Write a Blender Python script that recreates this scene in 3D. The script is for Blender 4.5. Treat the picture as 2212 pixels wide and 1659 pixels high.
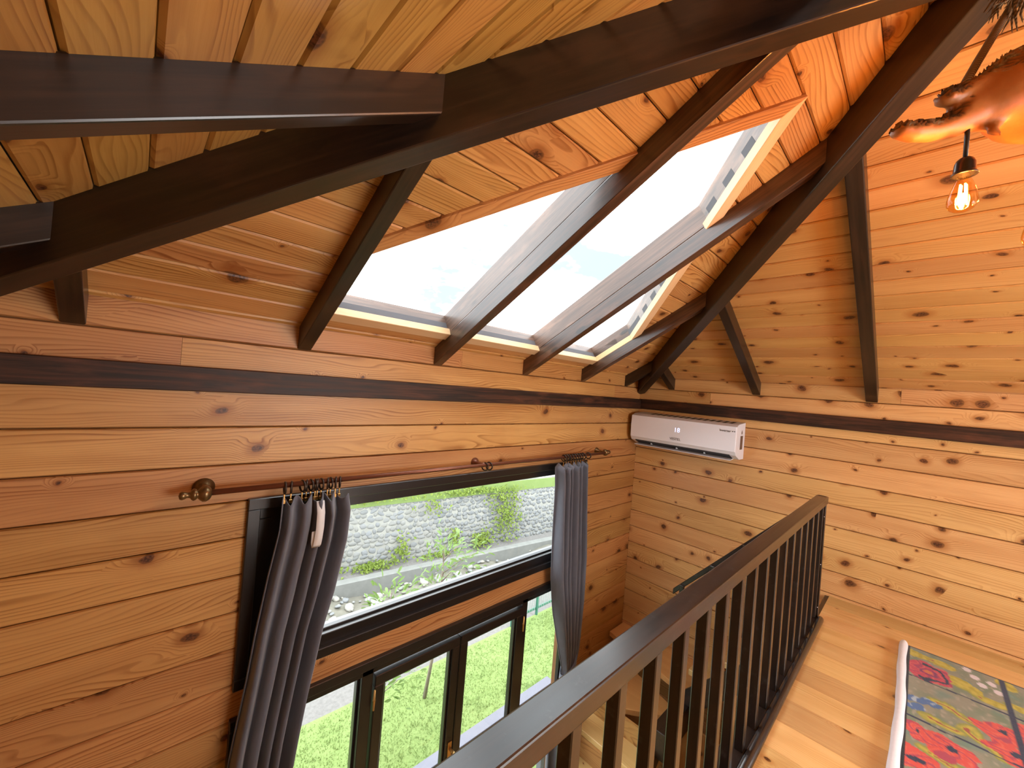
import bpy, bmesh, math, random
from mathutils import Vector, Matrix, Euler, noise

# ------------------------------------------------------------------ basics
for o in list(bpy.data.objects):
    bpy.data.objects.remove(o, do_unlink=True)
SC = bpy.context.scene
COL = SC.collection
S = 0.16                      # one wall board is 0.16 m high
ZF = -7.6                     # loft floor, counted in boards
def U(x, y, z):
    return Vector((x * S, y * S, (z - ZF) * S))
RND = random.Random(7)

# ------------------------------------------------------------------ camera
cam_d = bpy.data.cameras.new('camera')
cam = bpy.data.objects.new('camera', cam_d)
COL.objects.link(cam)
cam_d.sensor_fit = 'HORIZONTAL'
cam_d.sensor_width = 36.0
cam_d.lens = 848.543 / 2212.0 * 36.0
cam_d.clip_start = 0.02
cam_d.clip_end = 200
_r = Vector((0.7205841981, -0.6885917836, 0.0812389623))
_d = Vector((0.0632195592, -0.0514291877, -0.9966736306))
_f = Vector((0.6904793268, 0.7233231603, 0.0064734091))
_c = U(-23.2049, -12.4504, 0.6571)
cam.matrix_world = Matrix(((_r.x, -_d.x, -_f.x, _c.x), (_r.y, -_d.y, -_f.y, _c.y), (_r.z, -_d.z, -_f.z, _c.z), (0, 0, 0, 1)))
SC.camera = cam

# ------------------------------------------------------------------ view, sky, lights
SC.view_settings.view_transform = 'Standard'
SC.view_settings.look = 'None'
SC.view_settings.gamma = 1.0
SC.view_settings.use_curve_mapping = False
SC.view_settings.exposure = 0.32

SKY_STRENGTH = 7.0
world = bpy.data.worlds.new('sky')
SC.world = world
world.use_nodes = True
wn, wl = world.node_tree.nodes, world.node_tree.links
wn.clear()
w_out = wn.new('ShaderNodeOutputWorld')
w_bg = wn.new('ShaderNodeBackground')
w_tc = wn.new('ShaderNodeTexCoord')
w_map = wn.new('ShaderNodeMapping'); w_map.inputs['Scale'].default_value = (1.0, 1.0, 2.2)
w_n = wn.new('ShaderNodeTexNoise'); w_n.inputs['Scale'].default_value = 2.6; w_n.inputs['Detail'].default_value = 9; w_n.inputs['Roughness'].default_value = 0.58
w_r = wn.new('ShaderNodeValToRGB')
w_r.color_ramp.elements[0].position = 0.36; w_r.color_ramp.elements[0].color = (0.112, 0.134, 0.150, 1)
w_r.color_ramp.elements[1].position = 0.55; w_r.color_ramp.elements[1].color = (0.95, 0.99, 1.03, 1)
wl.new(w_tc.outputs['Generated'], w_map.inputs['Vector']); wl.new(w_map.outputs[0], w_n.inputs['Vector'])
wl.new(w_n.outputs['Fac'], w_r.inputs['Fac']); wl.new(w_r.outputs['Color'], w_bg.inputs['Color'])
w_bg.inputs['Strength'].default_value = SKY_STRENGTH
wl.new(w_bg.outputs[0], w_out.inputs['Surface'])

def area_light(name, loc, target, sx, sy, power, color):
    d = bpy.data.lights.new(name, 'AREA'); d.shape = 'RECTANGLE'; d.size = sx; d.size_y = sy
    d.energy = power; d.color = color
    o = bpy.data.objects.new(name, d); COL.objects.link(o)
    o.location = loc
    o.rotation_euler = (Vector(target) - Vector(loc)).to_track_quat('-Z', 'Y').to_euler()
    return o
# added fill light at an unseen, made-up window opening behind the camera
area_light('back_fill_light', U(-12, -26.2, -1.5), U(-12, -10, -2.0), 1.7, 0.9, 52, (1.0, 0.97, 0.93))

# ------------------------------------------------------------------ node helper
class NT:
    def __init__(self, name):
        self.m = bpy.data.materials.new(name); self.m.use_nodes = True
        self.t = self.m.node_tree; self.t.nodes.clear()
        self.out = self.t.nodes.new('ShaderNodeOutputMaterial')
    def n(self, typ, **kw):
        nd = self.t.nodes.new(typ)
        for k, v in kw.items():
            setattr(nd, k, v)
        return nd
    def put(self, sock, v):
        if hasattr(v, 'node'): self.t.links.new(v, sock)
        else: sock.default_value = v
    def math(self, op, a, b=None, c=None, clamp=False):
        nd = self.n('ShaderNodeMath', operation=op); nd.use_clamp = clamp
        self.put(nd.inputs[0], a)
        if b is not None: self.put(nd.inputs[1], b)
        if c is not None: self.put(nd.inputs[2], c)
        return nd.outputs[0]
    def vec(self, op, a, b=None):
        nd = self.n('ShaderNodeVectorMath', operation=op)
        self.put(nd.inputs[0], a)
        if b is not None: self.put(nd.inputs[1], b)
        return nd.outputs[0]
    def xyz(self, x, y, z):
        nd = self.n('ShaderNodeCombineXYZ')
        for i, v in enumerate((x, y, z)): self.put(nd.inputs[i], v)
        return nd.outputs[0]
    def sep(self, v):
        nd = self.n('ShaderNodeSeparateXYZ'); self.put(nd.inputs[0], v); return nd.outputs
    def noise(self, v, scale, detail=3, rough=0.5, out='Fac', dist=0.0):
        nd = self.n('ShaderNodeTexNoise'); self.put(nd.inputs['Vector'], v)
        nd.inputs['Scale'].default_value = scale; nd.inputs['Detail'].default_value = detail
        nd.inputs['Roughness'].default_value = rough; nd.inputs['Distortion'].default_value = dist
        return nd.outputs[out]
    def ramp(self, fac, stops):
        nd = self.n('ShaderNodeValToRGB'); self.put(nd.inputs[0], fac)
        e = nd.color_ramp.elements
        while len(e) < len(stops): e.new(0.5)
        for i, (p, c) in enumerate(stops):
            e[i].position = p; e[i].color = (c[0], c[1], c[2], 1) if not isinstance(c, (int, float)) else (c, c, c, 1)
        return nd.outputs['Color']
    def step(self, v, a, b, lo=0.0, hi=1.0):
        nd = self.n('ShaderNodeMapRange', interpolation_type='SMOOTHSTEP')
        self.put(nd.inputs['Value'], v); self.put(nd.inputs['From Min'], a); self.put(nd.inputs['From Max'], b)
        self.put(nd.inputs['To Min'], lo); self.put(nd.inputs['To Max'], hi)
        return nd.outputs[0]
    def mix(self, f, a, b, blend='MIX'):
        nd = self.n('ShaderNodeMix', data_type='RGBA', blend_type=blend)
        nd.clamp_factor = True
        self.put(nd.inputs[0], f)
        for s, v in ((nd.inputs[6], a), (nd.inputs[7], b)):
            if hasattr(v, 'node'): self.t.links.new(v, s)
            else: s.default_value = (v[0], v[1], v[2], 1)
        return nd.outputs[2]
    def bump(self, h, strength, dist):
        nd = self.n('ShaderNodeBump'); nd.inputs['Strength'].default_value = strength; nd.inputs['Distance'].default_value = dist
        self.put(nd.inputs['Height'], h); return nd.outputs[0]
    def bsdf(self, color, rough=0.5, metal=0.0, spec=0.5, normal=None, coat=0.0, sheen=0.0, coat_rough=0.1):
        b = self.n('ShaderNodeBsdfPrincipled')
        if hasattr(color, 'node'): self.t.links.new(color, b.inputs['Base Color'])
        else: b.inputs['Base Color'].default_value = (color[0], color[1], color[2], 1)
        self.put(b.inputs['Roughness'], rough)
        b.inputs['Metallic'].default_value = metal
        b.inputs['Specular IOR Level'].default_value = spec
        b.inputs['Coat Weight'].default_value = coat; b.inputs['Coat Roughness'].default_value = coat_rough
        b.inputs['Sheen Weight'].default_value = sheen
        if normal is not None: self.t.links.new(normal, b.inputs['Normal'])
        return b
    def done(self, sh):
        self.t.links.new(sh.outputs[0] if hasattr(sh, 'outputs') else sh, self.out.inputs['Surface'])
        return self.m

def plain(name, color, rough=0.5, metal=0.0, spec=0.5, coat=0.0, sheen=0.0, var=0.0, vscale=8, bump=0.0, bscale=60):
    t = NT(name)
    nrm = None
    col = color
    tc = t.n('ShaderNodeTexCoord').outputs['Object']
    if var:
        f = t.noise(tc, vscale, 4, 0.6)
        col = t.mix(f, [c * (1 - var) for c in color], [min(1, c * (1 + var)) for c in color])
    if bump:
        nrm = t.bump(t.noise(tc, bscale, 3), bump, 0.003)
    return t.done(t.bsdf(col, rough, metal, spec, nrm, coat, sheen))

def wood(name, early, late, knot=(0.05, 0.018, 0.006), density=0.5, kx=3.4, ky=6.2, kr=0.085, ring=95.0, fig=0.055, rough=0.42, spec=0.4,
         ringmix=0.75, tone=0.24, coat=0.0, stain=0.0):
    """knotty pine: growth rings bent round knots; local X is the length of the board"""
    t = NT(name)
    tc = t.n('ShaderNodeTexCoord').outputs['Object']
    rnd = t.n('ShaderNodeObjectInfo').outputs['Random']
    off = t.xyz(t.math('MULTIPLY', rnd, 41.0), t.math('MULTIPLY', rnd, 173.0), t.math('MULTIPLY', rnd, 7.0))
    P = t.vec('ADD', tc, off)
    px, py, pz = t.sep(P)
    wob = t.noise(P, 11.0, 2, out='Color')
    wob = t.vec('MULTIPLY', t.vec('SUBTRACT', wob, (0.5, 0.5, 0.5)), (0.22, 0.26, 0))
    kv = t.vec('ADD', t.xyz(t.math('MULTIPLY', px, kx), t.math('MULTIPLY', py, ky), 0.0), wob)
    vor = t.n('ShaderNodeTexVoronoi', voronoi_dimensions='2D', feature='F1')
    vor.inputs['Scale'].default_value = 1.0
    t.put(vor.inputs['Vector'], kv)
    d = vor.outputs['Distance']
    cr, cg, cb = t.n('ShaderNodeSeparateColor').outputs, None, None
    sc = cr[0].node; t.put(sc.inputs[0], vor.outputs['Color'])
    has = t.math('GREATER_THAN', sc.outputs[0], 1.0 - density)
    rad = t.math('MULTIPLY_ADD', t.math('POWER', sc.outputs[1], 1.7), kr * 1.15, kr * 0.28)
    rel = t.math('DIVIDE', d, rad)
    bend = t.math('MULTIPLY', t.step(rel, 0.6, 5.5, 1.0, 0.0), has)
    # growth-ring field
    low = t.noise(t.vec('MULTIPLY', P, (0.55, 3.2, 3.2)), 1.6, 2, 0.45)
    fld = t.math('ADD', py, t.math('MULTIPLY', low, fig * 4.0))
    fld = t.math('ADD', fld, t.math('MULTIPLY', bend, 0.045))
    saw = t.math('FRACT', t.math('MULTIPLY', fld, ring))
    line = t.ramp(saw, [(0.0, 0.0), (0.55, 0.18), (0.86, 1.0), (0.95, 0.75), (1.0, 0.0)])
    amp = t.step(t.noise(t.vec('MULTIPLY', P, (0.8, 9.0, 9.0)), 1.5, 2), 0.32, 0.68, 0.40, 1.0)
    line = t.math('MULTIPLY', t.math('MULTIPLY', line, amp), ringmix)
    fib = t.noise(t.vec('MULTIPLY', P, (3.0, 160.0, 160.0)), 1.5, 3, 0.6)
    blot = t.noise(t.vec('MULTIPLY', P, (1.6, 7.0, 7.0)), 1.3, 4, 0.6)
    col = t.mix(line, early, late)
    streak = t.noise(t.vec('MULTIPLY', P, (0.5, 11.0, 11.0)), 1.4, 3, 0.55)
    col = t.mix(t.step(streak, 0.30, 0.60, 0.55, 0.0), col, [min(1, c * k) for c, k in zip(early, (1.12, 1.20, 1.32))])
    col = t.mix(t.step(blot, 0.42, 0.75, 0.0, 0.75), col, t.mix(0.35, col, late))
    col = t.mix(t.math('MULTIPLY', fib, 0.30), col, late)
    # tone of each board
    hsv = t.n('ShaderNodeHueSaturation')
    t.put(hsv.inputs['Hue'], t.math('MULTIPLY_ADD', t.math('FRACT', t.math('MULTIPLY', rnd, 57.3)), 0.016, 0.4945))
    t.put(hsv.inputs['Value'], t.math('MULTIPLY_ADD', t.math('FRACT', t.math('MULTIPLY', rnd, 91.7)), tone, 1.0 - tone * 0.55))
    t.put(hsv.inputs['Color'], col)
    col = hsv.outputs[0]
    if stain:
        sm = t.step(t.noise(t.vec('MULTIPLY', P, (1.2, 9.0, 9.0)), 1.7, 4, 0.65), 0.60, 0.72, 0.0, stain)
        col = t.mix(sm, col, (0.045, 0.045, 0.035))
    halo = t.math('MULTIPLY', t.math('MULTIPLY', t.step(rel, 0.8, 3.0, 1.0, 0.0), has), 0.75)
    col = t.mix(halo, col, late)
    core = t.math('MULTIPLY', t.step(t.math('ADD', rel, t.math('MULTIPLY', t.math('SUBTRACT', t.noise(P, 45, 3), 0.5), 0.7)), 0.62, 1.12, 1.0, 0.0), has)
    kcol = t.mix(t.step(t.noise(P, 120, 2), 0.35, 0.65), knot, [min(1, c * 3.2) for c in knot])
    col = t.mix(core, col, kcol)
    rim = t.math('MULTIPLY', t.math('MULTIPLY', t.step(rel, 0.70, 0.95, 0.0, 1.0), t.step(rel, 0.98, 1.22, 1.0, 0.0)), has)
    col = t.mix(t.math('MULTIPLY', rim, 0.45), col, [c * 0.45 for c in knot])
    nrm = t.bump(t.math('ADD', t.math('MULTIPLY', line, -0.5), t.math('MULTIPLY', fib, 0.5)), 0.18, 0.0015)
    return t.done(t.bsdf(col, t.math('MULTIPLY_ADD', fib, 0.12, rough - 0.05), 0, spec, nrm, coat))

def dark_wood(name, base=(0.0105, 0.0058, 0.0036), hi=(0.034, 0.0155, 0.0078), rough=0.36, spec=0.5, dust=0.0, coat=0.25):
    t = NT(name)
    tc = t.n('ShaderNodeTexCoord').outputs['Object']
    rnd = t.n('ShaderNodeObjectInfo').outputs['Random']
    off = t.xyz(t.math('MULTIPLY', rnd, 23.0), t.math('MULTIPLY', rnd, 71.0), 0.0)
    P = t.vec('ADD', tc, off)
    g = t.noise(t.vec('MULTIPLY', P, (1.4, 34.0, 34.0)), 1.6, 4, 0.65, dist=0.6)
    b = t.noise(t.vec('MULTIPLY', P, (1.5, 5.0, 5.0)), 1.8, 4, 0.6)
    col = t.mix(t.step(g, 0.35, 0.75, 0.0, 0.8), base, hi)
    col = t.mix(t.step(b, 0.52, 0.72, 0.0, 0.6), col, [c * 1.5 for c in hi])
    vor = t.n('ShaderNodeTexVoronoi', voronoi_dimensions='3D'); vor.inputs['Scale'].default_value = 1.0
    t.put(vor.inputs['Vector'], t.vec('MULTIPLY', P, (2.6, 7.0, 7.0)))
    col = t.mix(t.step(vor.outputs['Distance'], 0.07, 0.14, 0.85, 0.0), col, (0.008, 0.005, 0.004))
    r = t.math('MULTIPLY_ADD', g, 0.16, rough - 0.06)
    if dust:
        dn = t.noise(P, 26, 6, 0.72)
        dm = t.step(dn, 0.56, 0.70, 0.0, dust)
        col = t.mix(dm, col, (0.30, 0.31, 0.33))
        r = t.math('ADD', r, t.math('MULTIPLY', dm, 0.3))
    nrm = t.bump(g, 0.16, 0.0012)
    return t.done(t.bsdf(col, r, 0, spec, nrm, coat, 0, 0.22))

M = {}
M['pine_wall'] = wood('pine_wall', (0.58, 0.305, 0.105), (0.24, 0.078, 0.016), density=0.40, kx=4.4, ky=6.0, kr=0.10, ring=75, fig=0.060, ringmix=1.0)
M['pine_wall_knotty'] = wood('pine_wall_knotty', (0.67, 0.385, 0.160), (0.33, 0.125, 0.030), density=0.62, kx=5.2, ky=6.6, kr=0.105, ring=80, ringmix=0.75)
M['pine_ceiling'] = wood('pine_ceiling', (0.58, 0.300, 0.102), (0.25, 0.080, 0.016), density=0.46, kx=4.6, ky=6.4, kr=0.105, ring=78, fig=0.065, stain=0.30, ringmix=1.0)
M['pine_ceiling_knotty'] = wood('pine_ceiling_knotty', (0.57, 0.305, 0.108), (0.34, 0.125, 0.028), density=0.66, kx=4.6, ky=7.5, kr=0.10, ringmix=0.65)
M['fir_ceiling'] = wood('fir_ceiling', (0.54, 0.310, 0.088), (0.24, 0.090, 0.014), density=0.36, kx=3.4, ky=6.4, kr=0.10, ring=70, fig=0.085, ringmix=1.0)
M['pine_floor'] = wood('pine_floor', (0.72, 0.465, 0.195), (0.45, 0.215, 0.058), density=0.34, kx=3.4, ky=5.0, kr=0.085, ringmix=0.6, rough=0.28, coat=0.3, tone=0.34)
M['pine_pale'] = wood('pine_pale', (0.70, 0.50, 0.28), (0.58, 0.35, 0.15), density=0.12, ringmix=0.3)
M['pine_smooth'] = wood('pine_smooth', (0.62, 0.33, 0.11), (0.50, 0.23, 0.06), density=0.18, ringmix=0.3, rough=0.35)
M['stained'] = dark_wood('stained_beam')
M['stained_worn_lit'] = dark_wood('stained_worn_lit', base=(0.030, 0.014, 0.008), hi=(0.105, 0.046, 0.025), rough=0.34, coat=0.5)  # reddish worn stain, with skylight sheen painted in as a lighter colour
M['stained_curb_lit'] = dark_wood('stained_curb_lit', base=(0.075, 0.040, 0.026), hi=(0.200, 0.110, 0.070), rough=0.38, coat=0.5)  # lighter brown stain, with glare from the panes painted into the colour
M['stained_rail'] = dark_wood('stained_rail', base=(0.0085, 0.0060, 0.0050), hi=(0.024, 0.0135, 0.0085), rough=0.30, spec=0.45, dust=0.06, coat=0.4)
M['stained_ledger'] = dark_wood('stained_ledger', base=(0.014, 0.007, 0.004), hi=(0.085, 0.030, 0.013), rough=0.5, spec=0.3, coat=0.0)
M['window_frame'] = plain('window_frame', (0.012, 0.0092, 0.0085), 0.30, 0, 0.5, 0.2, var=0.3, vscale=20)
M['backing'] = plain('backing_board', (0.16, 0.065, 0.018), 0.8, var=0.3)
M['roofing'] = plain('roofing', (0.10, 0.10, 0.11), 0.9)
M['bronze'] = plain('antique_bronze', (0.20, 0.125, 0.055), 0.32, 0.85, var=0.35, vscale=60)
M['copper_rod'] = plain('brown_rod', (0.16, 0.055, 0.028), 0.34, 0.45, var=0.15, vscale=25)
M['ring_metal'] = plain('ring_metal', (0.055, 0.040, 0.032), 0.35, 0.7)
M['brass'] = plain('brass', (0.62, 0.36, 0.12), 0.30, 0.9)
M['chrome'] = plain('chrome', (0.7, 0.7, 0.7), 0.2, 1.0)
M['white_plastic'] = plain('white_plastic', (0.74, 0.78, 0.86), 0.32, 0, 0.5)
M['grey_plastic'] = plain('grey_plastic', (0.60, 0.63, 0.67), 0.35)
M['vent_dark'] = plain('vent_dark', (0.035, 0.035, 0.04), 0.6)
M['print_dark'] = plain('print_dark', (0.06, 0.06, 0.065), 0.5)
M['sticker'] = plain('energy_sticker', (0.13, 0.085, 0.06), 0.5, var=0.6, vscale=90)
M['velvet'] = None
M['tape'] = plain('heading_tape', (0.70, 0.70, 0.70), 0.7)
M['black'] = plain('black_trim', (0.012, 0.013, 0.018), 0.6)
M['roll'] = plain('white_binding', (0.74, 0.77, 0.84), 0.8, sheen=0.2, var=0.06, vscale=40, bump=0.4, bscale=160)
M['cord'] = plain('black_cord', (0.015, 0.012, 0.010), 0.5)
M['socket'] = plain('socket_metal', (0.035, 0.033, 0.034), 0.28, 0.8)
M['concrete'] = plain('concrete', (0.20, 0.20, 0.185), 0.9, var=0.25, vscale=5, bump=0.5, bscale=20)
M['soil'] = plain('gravel_path', (0.155, 0.145, 0.135), 0.95, var=0.45, vscale=26, bump=0.6, bscale=60)
M['streambed'] = plain('streambed', (0.15, 0.14, 0.11), 0.8, var=0.5, vscale=7, bump=0.6, bscale=18)
M['mortar'] = plain('mortar', (0.27, 0.265, 0.235), 0.95, var=0.3, vscale=4, bump=0.6, bscale=12)
M['fence_green'] = plain('fence_green', (0.035, 0.15, 0.10), 0.5)
M['fence_white'] = plain('fence_pale', (0.28, 0.31, 0.30), 0.5)
M['terrace'] = plain('terrace_paint', (0.16, 0.16, 0.20), 0.55, var=0.1)
M['bark'] = plain('sapling_bark', (0.22, 0.18, 0.14), 0.9, var=0.4, vscale=30)

def velvet():
    t = NT('grey_velvet')
    tc = t.n('ShaderNodeTexCoord').outputs['Object']
    f = t.noise(t.vec('MULTIPLY', tc, (1, 1, 0.3)), 22, 5, 0.65)
    col = t.mix(f, (0.075, 0.080, 0.100), (0.150, 0.159, 0.194))
    return t.done(t.bsdf(col, 0.85, 0, 0.2, t.bump(f, 0.1, 0.002), 0, 0.35))
M['velvet'] = velvet()

def lawn_mat():
    t = NT('lawn')
    tc = t.n('ShaderNodeTexCoord').outputs['Object']
    a = t.noise(tc, 3.0, 4, 0.6); b = t.noise(tc, 60, 4, 0.7)
    col = t.mix(a, (0.135, 0.200, 0.055), (0.205, 0.265, 0.095))
    col = t.mix(t.step(b, 0.4, 0.7, 0.0, 0.6), col, (0.25, 0.33, 0.12))
    return t.done(t.bsdf(col, 0.9, 0, 0.1, t.bump(b, 0.3, 0.02)))
M['lawn'] = lawn_mat()

def leaf_mat(name, a, b, tl=0.35):
    t = NT(name)
    rnd = t.n('ShaderNodeObjectInfo').outputs['Random']
    tc = t.n('ShaderNodeTexCoord').outputs['Object']
    col = t.mix(t.noise(tc, 3.0, 2), a, b)
    col = t.mix(t.math('MULTIPLY', rnd, 0.5), col, b)
    d = t.bsdf(col, 0.5, 0, 0.3)
    tr = t.n('ShaderNodeBsdfTranslucent'); t.put(tr.inputs[0], col)
    mx = t.n('ShaderNodeMixShader'); mx.inputs[0].default_value = tl
    t.t.links.new(d.outputs[0], mx.inputs[1]); t.t.links.new(tr.outputs[0], mx.inputs[2])
    return t.done(mx)
M['leaf'] = leaf_mat('sapling_leaf', (0.10, 0.18, 0.04), (0.20, 0.29, 0.085))
M['ivy'] = leaf_mat('ivy_leaf', (0.14, 0.22, 0.04), (0.30, 0.38, 0.08))
M['grass'] = leaf_mat('grass_blade', (0.165, 0.235, 0.065), (0.25, 0.32, 0.12), 0.6)

def stone_mat(name, a, b, c):
    t = NT(name)
    rnd = t.n('ShaderNodeObjectInfo').outputs['Random']
    tc = t.n('ShaderNodeTexCoord').outputs['Object']
    n1 = t.noise(tc, 9, 4, 0.6)
    col = t.ramp(rnd, [(0.0, a), (0.45, b), (0.8, c), (1.0, a)])
    col = t.mix(t.step(n1, 0.35, 0.7, 0, 0.6), col, [min(1, k * 1.35) for k in b])
    return t.done(t.bsdf(col, 0.9, 0, 0.2, t.bump(n1, 0.5, 0.01)))
M['wall_stone'] = stone_mat('wall_stone', (0.155, 0.16, 0.16), (0.225, 0.22, 0.20), (0.175, 0.185, 0.20))
M['river_stone'] = stone_mat('river_stone', (0.23, 0.235, 0.24), (0.29, 0.27, 0.23), (0.15, 0.165, 0.185))

def glass_mat(name, tint=(1, 1, 1), gloss=0.9):
    t = NT(name)
    tr = t.n('ShaderNodeBsdfTransparent'); tr.inputs[0].default_value = (*tint, 1)
    gl = t.n('ShaderNodeBsdfGlossy'); gl.inputs['Roughness'].default_value = 0.0
    ge = t.n('ShaderNodeNewGeometry')
    dp = t.n('ShaderNodeVectorMath', operation='DOT_PRODUCT')
    t.put(dp.inputs[0], ge.outputs['Normal']); t.put(dp.inputs[1], ge.outputs['Incoming'])
    fr = t.math('POWER', t.math('SUBTRACT', 1.0, t.math('ABSOLUTE', dp.outputs['Value'])), 5.0)
    mx = t.n('ShaderNodeMixShader')
    t.put(mx.inputs[0], t.math('MULTIPLY_ADD', fr, 0.96 * gloss, 0.02 * gloss))
    t.t.links.new(tr.outputs[0], mx.inputs[1]); t.t.links.new(gl.outputs[0], mx.inputs[2])
    return t.done(mx)
M['glass'] = glass_mat('window_glass', (0.97, 0.985, 0.98))
M['bulb_glass'] = glass_mat('amber_bulb_glass', (1.0, 0.80, 0.50), 1.0)

def emit(name, color, strength):
    t = NT(name)
    e = t.n('ShaderNodeEmission'); e.inputs[0].default_value = (*color, 1); e.inputs[1].default_value = strength
    return t.done(e)
M['filament'] = emit('filament', (1.0, 0.62, 0.16), 26.0)
M['display'] = emit('display_digits', (0.75, 0.72, 1.0), 1.3)

def log_mat():
    t = NT('peeled_log')
    tc = t.n('ShaderNodeTexCoord').outputs['Object']
    geo = t.n('ShaderNodeVertexColor'); geo.layer_name = 'bark'
    f1 = t.noise(t.vec('MULTIPLY', tc, (6, 30, 30)), 1.5, 4, 0.6)
    wood_c = t.mix(f1, (0.47, 0.170, 0.038), (0.33, 0.105, 0.022))
    f2 = t.noise(tc, 22, 5, 0.7)
    bark_c = t.ramp(f2, [(0.36, (0.03, 0.016, 0.009)), (0.5, (0.11, 0.055, 0.028)), (0.60, (0.42, 0.36, 0.25)), (0.72, (0.55, 0.50, 0.38))])
    col = t.mix(geo.outputs[0], wood_c, bark_c)
    return t.done(t.bsdf(col, 0.5, 0, 0.4, t.bump(f2, 0.3, 0.004)))
M['log'] = log_mat()
def rope_mat():
    t = NT('jute_rope')
    tc = t.n('ShaderNodeTexCoord').outputs['Object']
    w = t.n('ShaderNodeTexWave'); w.inputs['Scale'].default_value = 60; w.bands_direction = 'DIAGONAL'; t.put(w.inputs['Vector'], tc)
    col = t.mix(w.outputs['Fac'], (0.10, 0.065, 0.035), (0.26, 0.17, 0.095))
    return t.done(t.bsdf(col, 0.9, 0, 0.1, t.bump(w.outputs['Fac'], 0.5, 0.002)))
M['rope'] = rope_mat()
def rug_mat():
    t = NT('woven_rug')
    v = t.n('ShaderNodeVertexColor'); v.layer_name = 'pattern'
    tc = t.n('ShaderNodeTexCoord').outputs['Object']
    f = t.noise(t.vec('MULTIPLY', tc, (220, 60, 60)), 1.0, 3, 0.7)
    col = t.mix(t.step(f, 0.3, 0.7, 0.0, 0.35), v.outputs[0], t.mix(0.5, v.outputs[0], (0.10, 0.11, 0.10)))
    return t.done(t.bsdf(col, 0.95, 0, 0.1, t.bump(f, 0.5, 0.003), 0, 0.15))
M['rug'] = rug_mat()

# ------------------------------------------------------------------ object helpers
def link(name, me, mat, parent=None, matrix=None):
    o = bpy.data.objects.new(name, me); COL.objects.link(o)
    if mat is not None and not me.materials: me.materials.append(mat)
    if parent is not None:
        o.parent = parent
        o.matrix_parent_inverse = Matrix.Identity(4)
        if matrix is not None:
            o.matrix_local = parent_world(parent).inverted() @ matrix
        else:
            o.matrix_local = parent_world(parent).inverted()
    elif matrix is not None:
        o.matrix_world = matrix
        PW[o.name] = matrix.copy()
    if parent is not None:
        PW[o.name] = matrix.copy() if matrix is not None else Matrix.Identity(4)
    return o
PW = {}
def parent_world(o):
    return PW.get(o.name, Matrix.Identity(4))
def empty(name, loc=(0, 0, 0)):
    o = bpy.data.objects.new(name, None); COL.objects.link(o)
    o.location = loc; o.empty_display_size = 0.05
    PW[o.name] = Matrix.Translation(Vector(loc))
    return o
def tag(o, label=None, cat=None, group=None, kind=None):
    if label: o['label'] = label
    if cat: o['category'] = cat
    if group: o['group'] = group
    if kind: o['kind'] = kind
    return o
def frame(origin, xdir, ydir):
    x = Vector(xdir).normalized(); z = x.cross(Vector(ydir)).normalized(); y = z.cross(x)
    o = Vector(origin)
    return Matrix(((x.x, y.x, z.x, o.x), (x.y, y.y, z.y, o.y), (x.z, y.z, z.z, o.z), (0, 0, 0, 1)))
def mesh(name, verts, faces, smooth=False):
    me = bpy.data.meshes.new(name); me.from_pydata([tuple(v) for v in verts], [], faces); me.update()
    if smooth:
        for p in me.polygons: p.use_smooth = True
    return me
def bm_mesh(name, bm, smooth=False):
    me = bpy.data.meshes.new(name); bmesh.ops.recalc_face_normals(bm, faces=bm.faces); bm.to_mesh(me); bm.free()
    if smooth:
        for p in me.polygons: p.use_smooth = True
    return me
def bm_box(bm, x0, x1, y0, y1, z0, z1, bevel=0.0, seg=1):
    vs = [bm.verts.new((x, y, z)) for z in (z0, z1) for y in (y0, y1) for x in (x0, x1)]
    fs = [bm.faces.new([vs[i] for i in f]) for f in ((0, 2, 3, 1), (4, 5, 7, 6), (0, 1, 5, 4), (2, 6, 7, 3), (0, 4, 6, 2), (1, 3, 7, 5))]
    if bevel:
        es = list({e for f in fs for e in f.edges})
        bmesh.ops.bevel(bm, geom=es, offset=bevel, segments=seg, affect='EDGES', profile=0.5)
def box(name, p0, p1, mat, parent=None, bevel=0.0, long='x', seg=1):
    """axis-aligned box between two world points; local X runs along the long axis so grain follows it"""
    p0, p1 = Vector(p0), Vector(p1)
    lo = Vector([min(a, b) for a, b in zip(p0, p1)]); hi = Vector([max(a, b) for a, b in zip(p0, p1)])
    if long == 'x': mx = frame(lo, (1, 0, 0), (0, 1, 0)); d = (hi.x - lo.x, hi.y - lo.y, hi.z - lo.z)
    elif long == 'y': mx = frame(Vector((hi.x, lo.y, lo.z)), (0, 1, 0), (-1, 0, 0)); d = (hi.y - lo.y, hi.x - lo.x, hi.z - lo.z)
    else: mx = frame(Vector((hi.x, lo.y, lo.z)), (0, 0, 1), (0, 1, 0)); d = (hi.z - lo.z, hi.y - lo.y, hi.x - lo.x)
    bm = bmesh.new(); bm_box(bm, 0, d[0], 0, d[1], 0, d[2], bevel, seg)
    return link(name, bm_mesh(name, bm), mat, parent, mx)
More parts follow.
